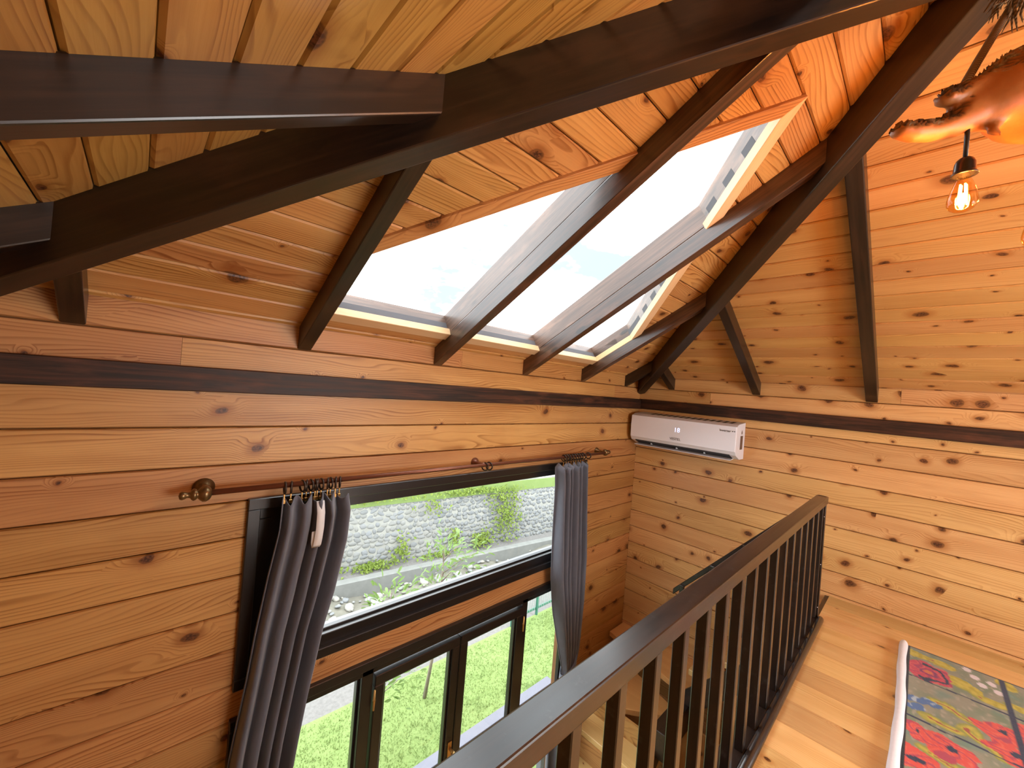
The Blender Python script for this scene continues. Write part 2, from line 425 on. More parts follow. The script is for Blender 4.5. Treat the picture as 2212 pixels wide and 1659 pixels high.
def prism(name, poly, vec, mat, parent=None, xdir=None, bevel=0.0):
    """polygon (world points) extruded by a vector, local X along xdir"""
    poly = [Vector(p) for p in poly]; vec = Vector(vec)
    x = Vector(xdir) if xdir is not None else (poly[1] - poly[0])
    y = vec.cross(x)
    if y.length < 1e-6: y = Vector((0, 0, 1))
    mx = frame(poly[0], x, y); inv = mx.inverted()
    bm = bmesh.new()
    a = [bm.verts.new(inv @ p) for p in poly]; b = [bm.verts.new(inv @ (p + vec)) for p in poly]
    bm.faces.new(a); bm.faces.new(b[::-1])
    n = len(poly)
    for i in range(n): bm.faces.new((a[i], b[i], b[(i + 1) % n], a[(i + 1) % n]))
    if bevel:
        bmesh.ops.bevel(bm, geom=list(bm.edges), offset=bevel, segments=1, affect='EDGES')
    return link(name, bm_mesh(name, bm), mat, parent, mx)
def plank(name, mx, xl0, xl1, xu0, xu1, w, mat, parent, t=0.022, cx=0.006, cz=0.009):
    """board: lower edge runs xl0..xl1, upper edge xu0..xu1, chamfered long edges; face at local z = 0, local y from 0 to w"""
    g = min(0.0016, cz * 0.3)
    prof = [(g, -t), (g, -cz), (cx, 0.0), (w - cx * 0.8, 0.0), (w - g, -cz * 0.8), (w - g, -t)]
    vs = []
    for y, z in prof:
        f = y / w
        vs.append((xl0 + (xu0 - xl0) * f, y, z))
    for y, z in prof:
        f = y / w
        vs.append((xl1 + (xu1 - xl1) * f, y, z))
    n = len(prof)
    fs = [tuple(range(n))[::-1], tuple(range(n, 2 * n))]
    for i in range(n):
        j = (i + 1) % n
        fs.append((i, j, j + n, i + n))
    me = mesh(name, vs, fs)
    bm = bmesh.new(); bm.from_mesh(me); bmesh.ops.recalc_face_normals(bm, faces=bm.faces); bm.to_mesh(me); bm.free()
    return link(name, me, mat, parent, mx)
def tube(bm, pts, radii, n=12, cap=True):
    pts = [Vector(p) for p in pts]
    if isinstance(radii, (int, float)): radii = [radii] * len(pts)
    rings = []
    prev = None
    for i, p in enumerate(pts):
        d = (pts[min(i + 1, len(pts) - 1)] - pts[max(i - 1, 0)]).normalized()
        if prev is None:
            a = d.orthogonal().normalized()
        else:
            a = (prev - d * prev.dot(d)).normalized()
        prev = a; b = d.cross(a)
        rings.append([bm.verts.new(p + (a * math.cos(2 * math.pi * k / n) + b * math.sin(2 * math.pi * k / n)) * radii[i]) for k in range(n)])
    for r0, r1 in zip(rings, rings[1:]):
        for k in range(n): bm.faces.new((r0[k], r0[(k + 1) % n], r1[(k + 1) % n], r1[k]))
    if cap:
        bm.faces.new(rings[0][::-1]); bm.faces.new(rings[-1])
def tube_obj(name, pts, radii, mat, parent=None, n=12):
    bm = bmesh.new(); tube(bm, pts, radii, n)
    return link(name, bm_mesh(name, bm, True), mat, parent)
def lathe_obj(name, origin, axis, prof, mat, parent=None, n=20):
    """profile = list of (distance along axis, radius)"""
    ax = Vector(axis).normalized(); o = Vector(origin)
    a = ax.orthogonal().normalized(); b = ax.cross(a)
    bm = bmesh.new(); rings = []
    for h, r in prof:
        rings.append([bm.verts.new(o + ax * h + (a * math.cos(2 * math.pi * k / n) + b * math.sin(2 * math.pi * k / n)) * max(r, 1e-5)) for k in range(n)])
    for r0, r1 in zip(rings, rings[1:]):
        for k in range(n): bm.faces.new((r0[k], r0[(k + 1) % n], r1[(k + 1) % n], r1[k]))
    bm.faces.new(rings[0][::-1]); bm.faces.new(rings[-1])
    bmesh.ops.remove_doubles(bm, verts=bm.verts, dist=1e-5)
    return link(name, bm_mesh(name, bm, True), mat, parent)
def text_mesh(name, s, size, mx, mat, parent, extrude=0.0006, spacing=1.0):
    cu = bpy.data.curves.new(name, 'FONT'); cu.body = s; cu.size = size; cu.align_x = 'CENTER'; cu.align_y = 'CENTER'; cu.extrude = extrude; cu.space_character = spacing
    tmp = bpy.data.objects.new(name + '_tmp', cu); COL.objects.link(tmp)
    dg = bpy.context.evaluated_depsgraph_get()
    me = bpy.data.meshes.new_from_object(tmp.evaluated_get(dg)); me.name = name
    bpy.data.objects.remove(tmp, do_unlink=True)
    me.materials.clear()
    return link(name, me, mat, parent, mx)

# ------------------------------------------------------------------ room dimensions (in boards)
L = 26.5            # room is L by L, corner at 0,0
SL = 0.565          # roof slope
ZE = 1.86           # wall top / roof spring
ZL = -20.4          # lower floor
YB = -9.98          # loft edge (camera side of the gap)
OX0, OX1 = -20.6, -5.6      # glazed opening in window wall

# ---------------- wall with the windows
def backing(name, quads, mat):
    bm = bmesh.new()
    for (x0, x1, y0, y1, z0, z1) in quads:
        a = U(x0, y0, z0); b = U(x1, y1, z1)
        bm_box(bm, min(a.x, b.x), max(a.x, b.x), min(a.y, b.y), max(a.y, b.y), a.z, b.z)
    o = link(name, bm_mesh(name, bm), mat)
    tag(o, kind='structure')
    return o
ww = backing('wall_window', [(-L - 1, OX0, 0.13, 0.95, ZL - 1.5, 2.4), (OX1, 0.95, 0.13, 0.95, ZL - 1.5, 2.4), (OX0, OX1, 0.13, 0.95, -3.05, 2.4),
                             (OX0, OX1, 0.13, 0.95, -8.95, -8.05), (OX0, OX1, 0.13, 0.95, ZL - 1.5, ZL - 0.1)], M['backing'])
def wall_planks(parent, origin_fn, xdir, ydir, rows, mat):
    for (z0, z1, segs) in rows:
        for (a, b) in segs:
            mx = frame(origin_fn(a, z0), xdir, ydir)
            plank('plank', mx, 0.0, abs(b - a) * S - 0.0008, 0.0, abs(b - a) * S - 0.0008, (z1 - z0) * S, mat, parent)
rows = [(1.22, ZE + 0.12, [(-L, -14.1), (-14.1, 0)]), (0.46, 1.22, [(-L, -22.45), (-22.45, -3.0), (-3.0, 0)])]
for k in range(-1, 21):
    z1, z0 = -k, -k - 1
    if k == -1: rows.append((0.0, 0.46, [(-L, 0)])); continue
    if 3 <= k <= 7 or k >= 9: segs = [(-L, OX0), (OX1, 0)]
    else: segs = [(-L, 0)]
    rows.append((z0, z1, segs))
wall_planks(ww, lambda a, z: U(a, 0, z), (1, 0, 0), (0, 0, 1), rows, M['pine_wall'])

# ---------------- right wall (behind the air conditioner)
wr = backing('wall_right', [(0.13, 0.95, -L - 1, 0.13, ZL - 1.5, 2.4)], M['backing'])
rows = [(1.22, ZE + 0.12, [(0, 11.8), (11.8, L)]), (0.5, 1.22, [(0, 4.25), (4.25, 17), (17, L)])]
for k in range(0, 21):
    rows.append((-k - 0.5, -k + 0.5, [(0, L)]))
wall_planks(wr, lambda a, z: U(0, -a, z), (0, -1, 0), (0, 0, 1), rows, M['pine_wall_knotty'])

# ---------------- walls behind the camera, one with an opening added to let in fill light
wlft = backing('wall_left', [(-L - 0.9, -L, -L - 1, 0.9, ZL - 1.5, 2.4)], M['pine_wall'])
wbk = backing('wall_back', [(-L - 0.9, -17.5, -L - 0.9, -L, ZL - 1.5, 2.4), (-6.5, 0.9, -L - 0.9, -L, ZL - 1.5, 2.4), (-17.5, -6.5, -L - 0.9, -L, 1.4, 2.4), (-17.5, -6.5, -L - 0.9, -L, ZL - 1.5, -4.4)], M['pine_wall'])

# ---------------- floors
fl = backing('floor_loft', [(-L, 0, -L, YB, -8.5, -7.75)], M['pine_wall'])
x = 0.0; i = 0
while x < L - 0.01:
    w = min(1.15, L - x)
    mx = frame(U(-x, YB - 0.02, ZF), (0, -1, 0), (-1, 0, 0))
    # normal of (0,-1,0)x(-1,0,0) points down, so run the other way
    mx = frame(U(-x, -L, ZF), (0, 1, 0), (-1, 0, 0))
    ln = (L + YB) * S
    plank('plank', mx, 0, ln, 0, ln, w * S, M['pine_floor'], fl, cx=0.0014, cz=0.0016)
    x += 1.15
fll = backing('floor_lower', [(-L, 0, -L, 0, ZL - 1.0, ZL - 0.15)], M['backing'])
x = 0.0
while x < L - 0.01:
    mx = frame(U(-x, -L, ZL), (0, 1, 0), (-1, 0, 0))
    plank('plank', mx, 0, L * S, 0, L * S, min(1.3, L - x) * S, M['pine_floor'], fll, cx=0.002, cz=0.002)
    x += 1.3

# ---------------- roof: four slopes of boards, the window side holds the skylight
CS = math.sqrt(1 + SL * SL)
PITCH = 0.63
SKY = [(-19.45, -0.81), (-6.28, -0.81), (-6.28, -2.76), (-12.86, -9.95), (-19.45, -3.1)]   # opening, plan view
def lerp_x(pa, pb, y):
    f = (y - pa[1]) / (pb[1] - pa[1]); return pa[0] + (pb[0] - pa[0]) * f
def hole(y):
    if y > -0.80999 or y < -9.95: return None
    xl = -19.45 if y > -3.1 else lerp_x(SKY[4], SKY[3], y)
    xr = -6.28 if y > -2.76 else lerp_x(SKY[2], SKY[3], y)
    return xl, xr
def slope(name, to_world, xdir, updir, offset, mat, with_hole=False):
    """to_world(a, b): a along the eave (0..L), b distance in from the eave"""
    rows = []
    b = 0.0; nb = offset
    while b < L / 2 - 0.05:
        e = min(nb, L / 2)
        rows.append((b, e)); b = e; nb = e + PITCH
    quads = []
    for (b0, b1) in rows:
        a0l, a1l, a0u, a1u = b0, L - b0, b1, L - b1
        segs = [(a0l, a1l, a0u, a1u)]
        if with_hole:
            h0, h1 = hole(-(b0 + 1e-4)), hole(-(b1 - 1e-4))
            if h0 and not h1:
                m = -12.86 + L; h1 = (-12.86, -12.86)
            if h0 and h1:
                segs = [(a0l, h0[0] + L, a0u, h1[0] + L), (h0[1] + L, a1l, h1[1] + L, a1u)]
        for s4 in segs: quads.append((b0, b1, s4))
    # weather side: one sheet lying on the boards
    bm = bmesh.new()
    up = (Vector(xdir).cross(Vector(updir))).normalized() * -1
    for (b0, b1, (p, q, r, t)) in quads:
        if q - p < 0.02 and t - r < 0.02: continue
        lo = [to_world(p, b0), to_world(q, b0), to_world(t, b1), to_world(r, b1)]
        vs = [bm.verts.new(v + up * 0.024) for v in lo] + [bm.verts.new(v + up * 0.075) for v in lo]
        for f in ((0, 1, 2, 3), (7, 6, 5, 4), (0, 4, 5, 1), (1, 5, 6, 2), (2, 6, 7, 3), (3, 7, 4, 0)):
            try: bm.faces.new([vs[i] for i in f])
            except ValueError: pass
    par = link(name, bm_mesh(name, bm), M['roofing']); tag(par, kind='structure')
    for (b0, b1, (p, q, r, t)) in quads:
        if q - p < 0.02: continue
        o = to_world(p, b0)
        plank('plank', frame(o, xdir, updir), 0, (q - p) * S, (r - p) * S, (t - p) * S, (b1 - b0) * CS * S, mat, par, t=0.02, cx=0.008, cz=0.008)
    return par
# interior normal = xdir x updir must point down into the room
slope('ceiling_window', lambda a, b: U(a - L, -b, ZE + SL * b), (1, 0, 0), (0, -1, SL), 0.18, M['pine_ceiling'], True)
slope('ceiling_right', lambda a, b: U(-b, -a, ZE + SL * b), (0, -1, 0), (-1, 0, SL), 0.06, M['pine_ceiling_knotty'])
slope('ceiling_left', lambda a, b: U(-L + b, -L + a, ZE + SL * b), (0, 1, 0), (1, 0, SL), 0.10, M['fir_ceiling'])
slope('ceiling_back', lambda a, b: U(-a, -L + b, ZE + SL * b), (-1, 0, 0), (0, 1, SL), 0.2, M['pine_ceiling'])

# ---------------- dark ledger round the walls
led = box('trim_1', U(-L, 0.02, -0.09), U(0, -0.20, 0.515), M['stained_ledger'], None, 0.003); tag(led, kind='structure')
led = box('trim_2', U(0.02, -0.2, -0.07), U(-0.20, -L, 0.53), M['stained_ledger'], None, 0.003, 'y'); tag(led, kind='structure')

# ------------------------------------------------------------------ beams
def sloped_beam(name, foot, head, width, depth, mat, label, group, side):
    """beam with plumb-cut ends: foot/head are the middle of the underside, side is the horizontal width direction"""
    foot, head = Vector(foot), Vector(head); s = Vector(side).normalized() * (width / 2)
    up = Vector((0, 0, depth))
    d = head - foot
    mx = frame(foot, d, s); inv = mx.inverted()
    bm = bmesh.new()
    vs = []
    for p in (foot, head):
        for q in (p - s, p + s, p + s + up, p - s + up): vs.append(bm.verts.new(inv @ q))
    for f in ((0, 1, 2, 3), (7, 6, 5, 4), (0, 4, 5, 1), (1, 5, 6, 2), (2, 6, 7, 3), (3, 7, 4, 0)): bm.faces.new([vs[i] for i in f])
    bmesh.ops.bevel(bm, geom=list(bm.edges), offset=0.0045, segments=2, affect='EDGES', profile=0.5)
    o = link(name, bm_mesh(name, bm), mat, None, mx)
    return tag(o, label, 'beam', group)
ZR = 1.22
DJ = (ZE - ZR + 0.03) * S
gw = 'rafters of the window side slope'
for x, w, lab in ((-24.24, 0.38, 'short dark-stained rafter at the far left edge, coming out below the long hip beam'),
                  (-19.74, 0.36, 'dark-stained rafter standing along the left end of the skylight'),
                  (-15.19, 0.36, 'dark-stained rafter between the left and the middle skylight pane'),
                  (-10.56, 0.34, 'dark-stained rafter between the middle and the small right skylight pane'),
                  (-6.19, 0.34, 'dark-stained rafter just right of the small skylight pane'),
                  (-1.83, 0.30, 'shortest dark rafter on the skylight side, beside the foot of the hip beam')):
    b = min(-x, L + x)
    sloped_beam('rafter', U(x, 0.0, ZR), U(x, -b - 0.05, ZR + SL * (b + 0.05)), w * S, DJ, M['stained_worn_lit'] if -16 < x < -5 else M['stained'], lab, gw, (1, 0, 0))
gr = 'rafters of the right slope'
for y, w, lab in ((-2.02, 0.36, 'stubby dark rafter right of the hip foot, above the air conditioner'),
                  (-6.48, 0.36, 'dark-stained rafter on the right slope, middle one of three'),
                  (-10.9, 0.40, 'longest dark-stained rafter on the right slope, left of the hanging bulb')):
    b = -y
    sloped_beam('rafter', U(0, y, ZR + 0.02), U(-b - 0.05, y, ZR + 0.02 + SL * (b + 0.05)), w * S, DJ, M['stained'], lab, gr, (0, 1, 0))
gl_ = 'rafters of the left slope'
for y, lab in ((-2.3, 'dark rafter stub at the left edge, butting the long hip beam low down'),
               (-6.72, 'thick dark beam running level across the upper left, butting the long hip beam'),
               (-11.2, 'dark rafter overhead meeting the long hip beam near its top')):
    b = -y
    sloped_beam('rafter', U(-L, y, ZR), U(-L + b + 0.05, y, ZR + SL * (b + 0.05)), 0.36 * S, DJ, M['stained'], lab, gl_, (0, 1, 0))
ZH = 0.83; SH = 0.555
H2 = L / 2
gh = 'hip beams'
DH = 1.10 * S
sloped_beam('hip_beam', U(-0.02, -0.02, ZH), U(-H2, -H2, ZH + SH * H2), 0.48 * S, DH, M['stained'], 'heavy dark hip beam climbing from the corner above the air conditioner', gh, (1, -1, 0))
sloped_beam('hip_beam', U(-L + 0.02, -0.02, ZH - 0.06), U(-H2, -H2, ZH - 0.02 + SH * H2), 0.48 * S, DH, M['stained'], 'long dark hip beam crossing the whole picture from lower left to upper right', gh, (1, 1, 0))

# ------------------------------------------------------------------ skylight
sk = empty('window_1', U(-12.86, -0.81, ZE)); tag(sk, kind='structure')
nup = Vector((0, SL, 1)).normalized()          # out through the roof
def on_roof(p, h): return U(p[0], p[1], ZE - SL * p[1]) + nup * (h * S)
def offset_poly(poly, d):
    """grow a counter-clockwise plan polygon; distances measured on the slope"""
    sl = [(x, y * CS) for x, y in poly]; n = len(sl); out = []
    # orientation
    ar = sum(sl[i][0] * sl[(i + 1) % n][1] - sl[(i + 1) % n][0] * sl[i][1] for i in range(n))
    sg = 1 if ar > 0 else -1
    for i in range(n):
        a, b, c = Vector(sl[i - 1]), Vector(sl[i]), Vector(sl[(i + 1) % n])
        e0 = (b - a).normalized(); e1 = (c - b).normalized()
        n0 = Vector((e0.y, -e0.x)) * sg; n1 = Vector((e1.y, -e1.x)) * sg
        m = (n0 + n1); k = d / max(0.15, (1 + n0.dot(n1)))
        q = b + m * k
        out.append((q.x, q.y / CS))
    return out
inner = offset_poly(SKY, -0.10)
outer = offset_poly(SKY, 0.26)
curb_in = offset_poly(SKY, 0.0)
curb_out = offset_poly(SKY, 0.45)
n = len(SKY)
for i in range(n):
    j = (i + 1) % n
    prism('trim', [on_roof(inner[i], -0.09), on_roof(inner[j], -0.09), on_roof(outer[j], -0.09), on_roof(outer[i], -0.09)], nup * (0.26 * S), M['pine_pale'] if i in (0, 1, 2) else M['pine_ceiling'], sk, bevel=0.002)
    prism('curb', [on_roof(curb_in[i], 0.17), on_roof(curb_in[j], 0.17), on_roof(curb_out[j], 0.17), on_roof(curb_out[i], 0.17)], nup * (0.62 * S), M['stained_curb_lit'], sk)
def ytop(x):   # upper edge of the opening at x
    if x < -12.86: return lerp_y(SKY[4], SKY[3], x)
    if x <= -6.28: return lerp_y(SKY[3], SKY[2], x)
    return -2.76
def lerp_y(pa, pb, x):
    f = (x - pa[0]) / (pb[0] - pa[0]); return pa[1] + (pb[1] - pa[1]) * f
for xb in (-15.19, -10.56):
    y1 = ytop(xb)
    a, b = xb - 0.17, xb + 0.17
    prism('glazing_bar', [on_roof((a, -0.7), 0.03), on_roof((b, -0.7), 0.03), on_roof((b, y1 - 0.3), 0.03), on_roof((a, y1 - 0.3), 0.03)], nup * (0.76 * S), M['stained_curb_lit'], sk, xdir=(0, -1, SL), bevel=0.002)
GH = 0.72
def pane_poly(x0, x1):
    pts = [(x0, -0.7), (x1, -0.7)]
    top = [(x1, ytop(x1) - 0.2)]
    if x0 < -12.86 < x1: top.append((-12.86, -10.1))
    top.append((x0, ytop(x0) - 0.2))
    return pts + top
for x0, x1 in ((-19.5, -15.25), (-15.15, -10.6), (-10.5, -6.2)):
    prism('pane', [on_roof(p, GH) for p in pane_poly(x0, x1)], nup * 0.006, M['glass'], sk)

# ------------------------------------------------------------------ windows
YT = -0.10   # face of the trim (proud of the boards)
def rect_frame(parent, name, x0, x1, z0, z1, w, ya, yb, mat, bevel=0.003):
    box(name, U(x0, ya, z1 - w), U(x1, yb, z1), mat, parent, bevel)
    box(name, U(x0, ya, z0), U(x1, yb, z0 + w), mat, parent, bevel)
    box(name, U(x0, ya, z0 + w), U(x0 + w, yb, z1 - w), mat, parent, bevel, 'z')
    box(name, U(x1 - w, ya, z0 + w), U(x1, yb, z1 - w), mat, parent, bevel, 'z')
def pane(parent, x0, x1, z0, z1, y):
    box('pane', U(x0, y, z0), U(x1, y + 0.03, z1), M['glass'], parent)
WF = M['window_frame']
w2 = empty('window_2', U(-13.1, 0, -8.1)); tag(w2, kind='structure')
rect_frame(w2, 'casing', -20.82, -5.40, -8.12, -2.94, 0.30, YT - 0.06, 0.14, WF)
rect_frame(w2, 'frame', -20.55, -5.67, -7.84, -3.22, 0.34, 0.02, 0.30, WF)
box('jamb_board', U(-20.25, 0.02, -7.5), U(-19.05, 0.34, -3.5), WF, w2, 0.003, 'z')
rect_frame(w2, 'bead', -19.1, -5.97, -7.52, -3.54, 0.09, 0.22, 0.42, WF)
pane(w2, -19.1, -6.0, -7.5, -3.56, 0.40)
box('outer_sill', U(-20.4, 0.46, -7.60), U(-5.8, 0.70, -7.52), plain('aluminium_sill', (0.20, 0.20, 0.23), 0.4, 0.3), w2, 0.002)
w3 = empty('window_3', U(-13.1, 0, ZL)); tag(w3, kind='structure')
rect_frame(w3, 'casing', -20.82, -5.40, ZL, -8.90, 0.30, YT - 0.06, 0.14, WF)
rect_frame(w3, 'frame', -20.55, -5.67, ZL + 0.1, -9.18, 0.30, 0.00, 0.32, WF)
for x0, x1 in ((-17.12, -16.72), (-9.46, -9.10)):
    box('mullion', U(x0, 0.0, ZL + 0.2), U(x1, 0.36, -9.3), WF, w3, 0.003, 'z')
for x0, x1 in ((-20.27, -17.10), (-9.12, -5.95)):
    rect_frame(w3, 'bead', x0, x1, ZL + 0.4, -9.46, 0.10, 0.18, 0.40, WF)
    pane(w3, x0 + 0.05, x1 - 0.05, ZL + 0.45, -9.5, 0.36)
def sash(name, x0, x1, hinge_x, handle_side):
    d = empty(name, U((x0 + x1) / 2, 0, ZL + 0.3)); tag(d, kind='structure')
    rect_frame(d, 'sash', x0, x1, ZL + 0.3, -9.60, 0.36, -0.06, 0.26, WF, 0.004)
    rect_frame(d, 'bead', x0 + 0.36, x1 - 0.36, ZL + 0.66, -9.96, 0.08, 0.02, 0.24, WF)
    pane(d, x0 + 0.38, x1 - 0.38, ZL + 0.68, -9.98, 0.16)
    for zh in (-10.35, -15.0, -19.3):
        lathe_obj('hinge', U(hinge_x, -0.13, zh - 0.36), (0, 0, 1), [(0, 0.0), (0.004, 0.006), (0.054, 0.0075), (0.056, 0.009), (0.06, 0.009), (0.062, 0.0075), (0.112, 0.006), (0.116, 0)], M['brass'], d, 10)
    return d
d1 = sash('door_1', -16.66, -13.07, -16.69, 1)
d2 = sash('door_2', -13.03, -9.46, -9.45, -1)
hp = box('handle_plate', U(-13.30, -0.10, -14.75), U(-13.12, -0.06, -13.75), M['brass'], d1, 0.002, 'z')
bm = bmesh.new(); tube(bm, [U(-13.21, -0.09, -14.0), U(-13.21, -0.36, -14.0), U(-13.30, -0.42, -14.0), U(-14.0, -0.42, -14.05)], [0.009, 0.009, 0.009, 0.007], 10)
link('lever', bm_mesh('lever', bm, True), M['brass'], d1)

# ------------------------------------------------------------------ loft railing
rl = empty('loft_railing', U(-14, -9.85, ZF)); tag(rl, 'dark-stained loft railing with square balusters crossing the lower right foreground', 'railing')
RX1 = -2.92
box('handrail', U(-L + 0.05, -10.04, -3.00), U(RX1, -9.66, -2.71), M['stained_rail'], rl, 0.004, 'x', 2)
x = -18.25 - 1.01 * 8
k = 0
proto = None
while x < RX1 + 0.05:
    b = box('baluster', U(x - 0.195, -9.95, ZF - 0.02), U(x, -9.75, -2.98), M['stained_rail'], rl, 0.0025, 'z')
    x += 1.01
box('end_post', U(RX1 - 0.16, -10.0, ZF - 0.9), U(RX1, -9.70, -2.70), M['stained_rail'], rl, 0.003, 'z')
box('bottom_board', U(-L + 0.05, -9.98, ZF - 0.20), U(RX1, -9.50, ZF + 0.10), M['stained_rail'], rl, 0.003)
bm = bmesh.new()
tube(bm, [U(-L + 0.05, -10.09, ZF + 0.085), U(-3.2, -10.09, ZF + 0.085), U(-3.08, -10.09, ZF + 0.085), U(-3.02, -10.09, ZF + 0.085)], [0.0185, 0.0185, 0.016, 0.008], 20)
me = bm_mesh('moulding', bm, True)
link('moulding', me, dark_wood('stained_gloss', base=(0.008, 0.006, 0.006), hi=(0.018, 0.012, 0.010), rough=0.24, spec=0.7, coat=0.6), rl)
for zs in (-3.5, -5.4, -7.1):      # screw heads on the last post
    lathe_obj('screw', U(RX1 - 0.20, -9.96, zs), (-0.3, -1, 0), [(0, 0.0), (0.001, 0.004), (0.003, 0.003), (0.004, 0)], M['chrome'], rl, 8)
fb = box('trim_3', U(-L, YB - 0.02, -8.9), U(0, YB + 0.16, ZF - 0.03), M['stained'], None, 0.002); tag(fb, kind='structure')

# ------------------------------------------------------------------ stairs down to the lower floor
st = empty('staircase', U(-3.5, -5, ZL)); tag(st, 'pine winding staircase below the loft railing with dark stringer', 'staircase')
TB = M['pine_smooth']
TT = 0.28
# upper flight along the right wall
for i in range(4):
    z = ZF - 1.2 * (i + 1); y0 = -9.82 + 1.1 * i
    box('tread', U(-2.85, y0 - 0.05, z - TT), U(-0.03, y0 + 1.3, z), M['pine_floor'], st, 0.004)
    box('riser', U(-2.8, y0 - 0.02, z), U(-0.03, y0 + 0.1, z + 1.2 - TT), TB, st)
# winder treads in the corner
def flat(name, pts, z, mat):
    prism(name, [U(x, y, z - TT) for x, y in pts], Vector((0, 0, TT * S)), mat, st, xdir=(0, 1, 0), bevel=0.003)
flat('tread', [(-2.9, -5.3), (-0.03, -5.3), (-0.03, -0.1), (-1.6, -0.1)], -13.6, M['pine_smooth'])
flat('tread', [(-2.9, -5.3), (-1.3, -0.3), (-4.8, -1.25), (-5.0, -2.7)], -14.8, M['pine_smooth'])
for i in range(5):
    z = -16.0 - 1.2 * i; x0 = -6.2 - 1.4 * i
    if z < ZL + 0.3: break
    box('tread', U(x0, -4.9, z - TT), U(x0 + 1.75, -1.25, z), M['pine_floor'], st, 0.004, 'y')
    box('riser', U(x0 + 1.3, -4.85, z), U(x0 + 1.42, -1.27, z + 1.2 - TT), M['pine_wall'], st, 0, 'y')
SD = M['stained']
# dark stringers and corner post
def stringer(p0, p1, h, wvec):
    p0, p1 = Vector(p0), Vector(p1); up = Vector((0, 0, h))
    prism('stringer', [p0, p1, p1 + up, p0 + up], wvec, SD, st, bevel=0.002)
stringer(U(-3.05, -5.0, -14.9), U(-3.05, -9.82, -9.6), 1.35 * S, Vector((0.16 * S, 0, 0)))
stringer(U(-11.6, -5.05, -21.0), U(-5.0, -5.05, -15.6), 1.2 * S, Vector((0, 0.16 * S, 0)))
box('corner_block', U(-5.6, -5.45, -15.2), U(-2.95, -4.8, -14.0), SD, st, 0.003)
box('wall_cladding', U(-3.0, -5.2, ZL), U(-2.9, -9.7, -14.9), M['pine_wall'], st, 0, 'z')

sr = empty('stair_railing', U(-2.9, -7, -12)); tag(sr, 'slanting dark handrail of the stairs, half hidden behind the loft railing', 'railing')
prism('handrail', [U(-3.05, -4.25, -9.02 - 0.1), U(-3.05, -9.75, -2.95 - 0.1), U(-3.05, -9.75, -2.62 - 0.1), U(-3.05, -4.25, -8.72 - 0.1)], Vector((0.32 * S, 0, 0)), M['stained_rail'], sr, bevel=0.004)
for yb in (-4.7, -6.02, -7.3, -8.55):
    zt = -8.75 + (-4.25 - yb) * 1.11
    box('baluster', U(-3.18, yb - 0.10, zt - 5.45), U(-3.0, yb + 0.10, zt - 0.2), M['stained_rail'], sr, 0.003, 'z')

# ------------------------------------------------------------------ curtain rod
YR, ZRD = -0.62, -2.52
cr_ = empty('curtain_rod', U(-13, 0, ZRD)); tag(cr_, 'brown metal curtain rod with bronze finials above the window', 'curtain rod')
tube_obj('rod', [U(-21.75, YR, ZRD + 0.01), U(-4.55, YR, ZRD - 0.03)], 0.0115, M['copper_rod'], cr_, 16)
def finial(x, sg, k=1.0):
    lathe_obj('finial', U(x, YR, ZRD), (sg, 0, 0), [(0, 0.012), (0.002 * k, 0.020 * k), (0.008 * k, 0.029 * k), (0.020 * k, 0.036 * k), (0.032 * k, 0.035 * k), (0.045 * k, 0.024 * k), (0.050 * k, 0.017 * k), (0.056 * k, 0.024 * k), (0.064 * k, 0.027 * k), (0.071 * k, 0.022 * k),
                                                  (0.076 * k, 0.013 * k), (0.086 * k, 0.011 * k), (0.094 * k, 0.016 * k), (0.104 * k, 0.019 * k), (0.112 * k, 0.015 * k), (0.116 * k, 0.0)], M['bronze'], cr_, 24)
finial(-21.70, -1, 0.86)
finial(-4.60, 1, 0.80)
def bracket(x, mat, k=1.0):
    lathe_obj('bracket', U(x, 0, ZRD), (0, -1, 0), [(0, 0.034 * k), (0.006, 0.036 * k), (0.010, 0.030 * k), (0.014, 0.031 * k), (0.020, 0.020 * k), (0.040, 0.012 * k), (0.070, 0.011 * k), (0.082, 0.016 * k), (0.099, 0.017 * k)], mat, cr_, 24)
bracket(-21.80, M['bronze'], 1.05); bracket(-13.07, M['copper_rod'], 0.8); bracket(-4.42, M['bronze'], 0.8)

def smooth(a, b, v):
    t_ = max(0.0, min(1.0, (v - a) / (b - a))); return t_ * t_ * (3 - 2 * t_)
def torus_mesh(name, R, r, n=20, m=8):
    vs, fs = [], []
    for i in range(n):
        a = 2 * math.pi * i / n
        for j in range(m):
            b = 2 * math.pi * j / m
            vs.append((r * math.sin(b), (R + r * math.cos(b)) * math.cos(a), (R + r * math.cos(b)) * math.sin(a)))
    for i in range(n):
        for j in range(m):
            fs.append((i * m + j, ((i + 1) % n) * m + j, ((i + 1) % n) * m + (j + 1) % m, i * m + (j + 1) % m))
    return mesh(name, vs, fs, True)
RING = torus_mesh('ring', 0.024, 0.0045)
RING.materials.append(M['ring_metal'])
def clip_mesh():
    bm = bmesh.new()
    bm_box(bm, -0.003, 0.003, -0.003, 0.003, -0.030, 0.0, 0.001)
    bm_box(bm, -0.006, 0.006, -0.005, 0.005, -0.042, -0.026, 0.001)
    me = bm_mesh('clip', bm); me.materials.append(M['brass']); return me
CLIP = clip_mesh()
def ring_at(x, parent, rot, clip=True):
    c = U(x, YR, ZRD) + Vector((0, 0, -0.0115))
    mx = Matrix.Translation(c) @ Euler((0, 0, rot)).to_matrix().to_4x4()
    r = link('ring', RING, None, parent, mx)
    if clip:
        link('clip', CLIP, None, r, Matrix.Translation(c + Vector((0, 0, -0.027))))
    return r
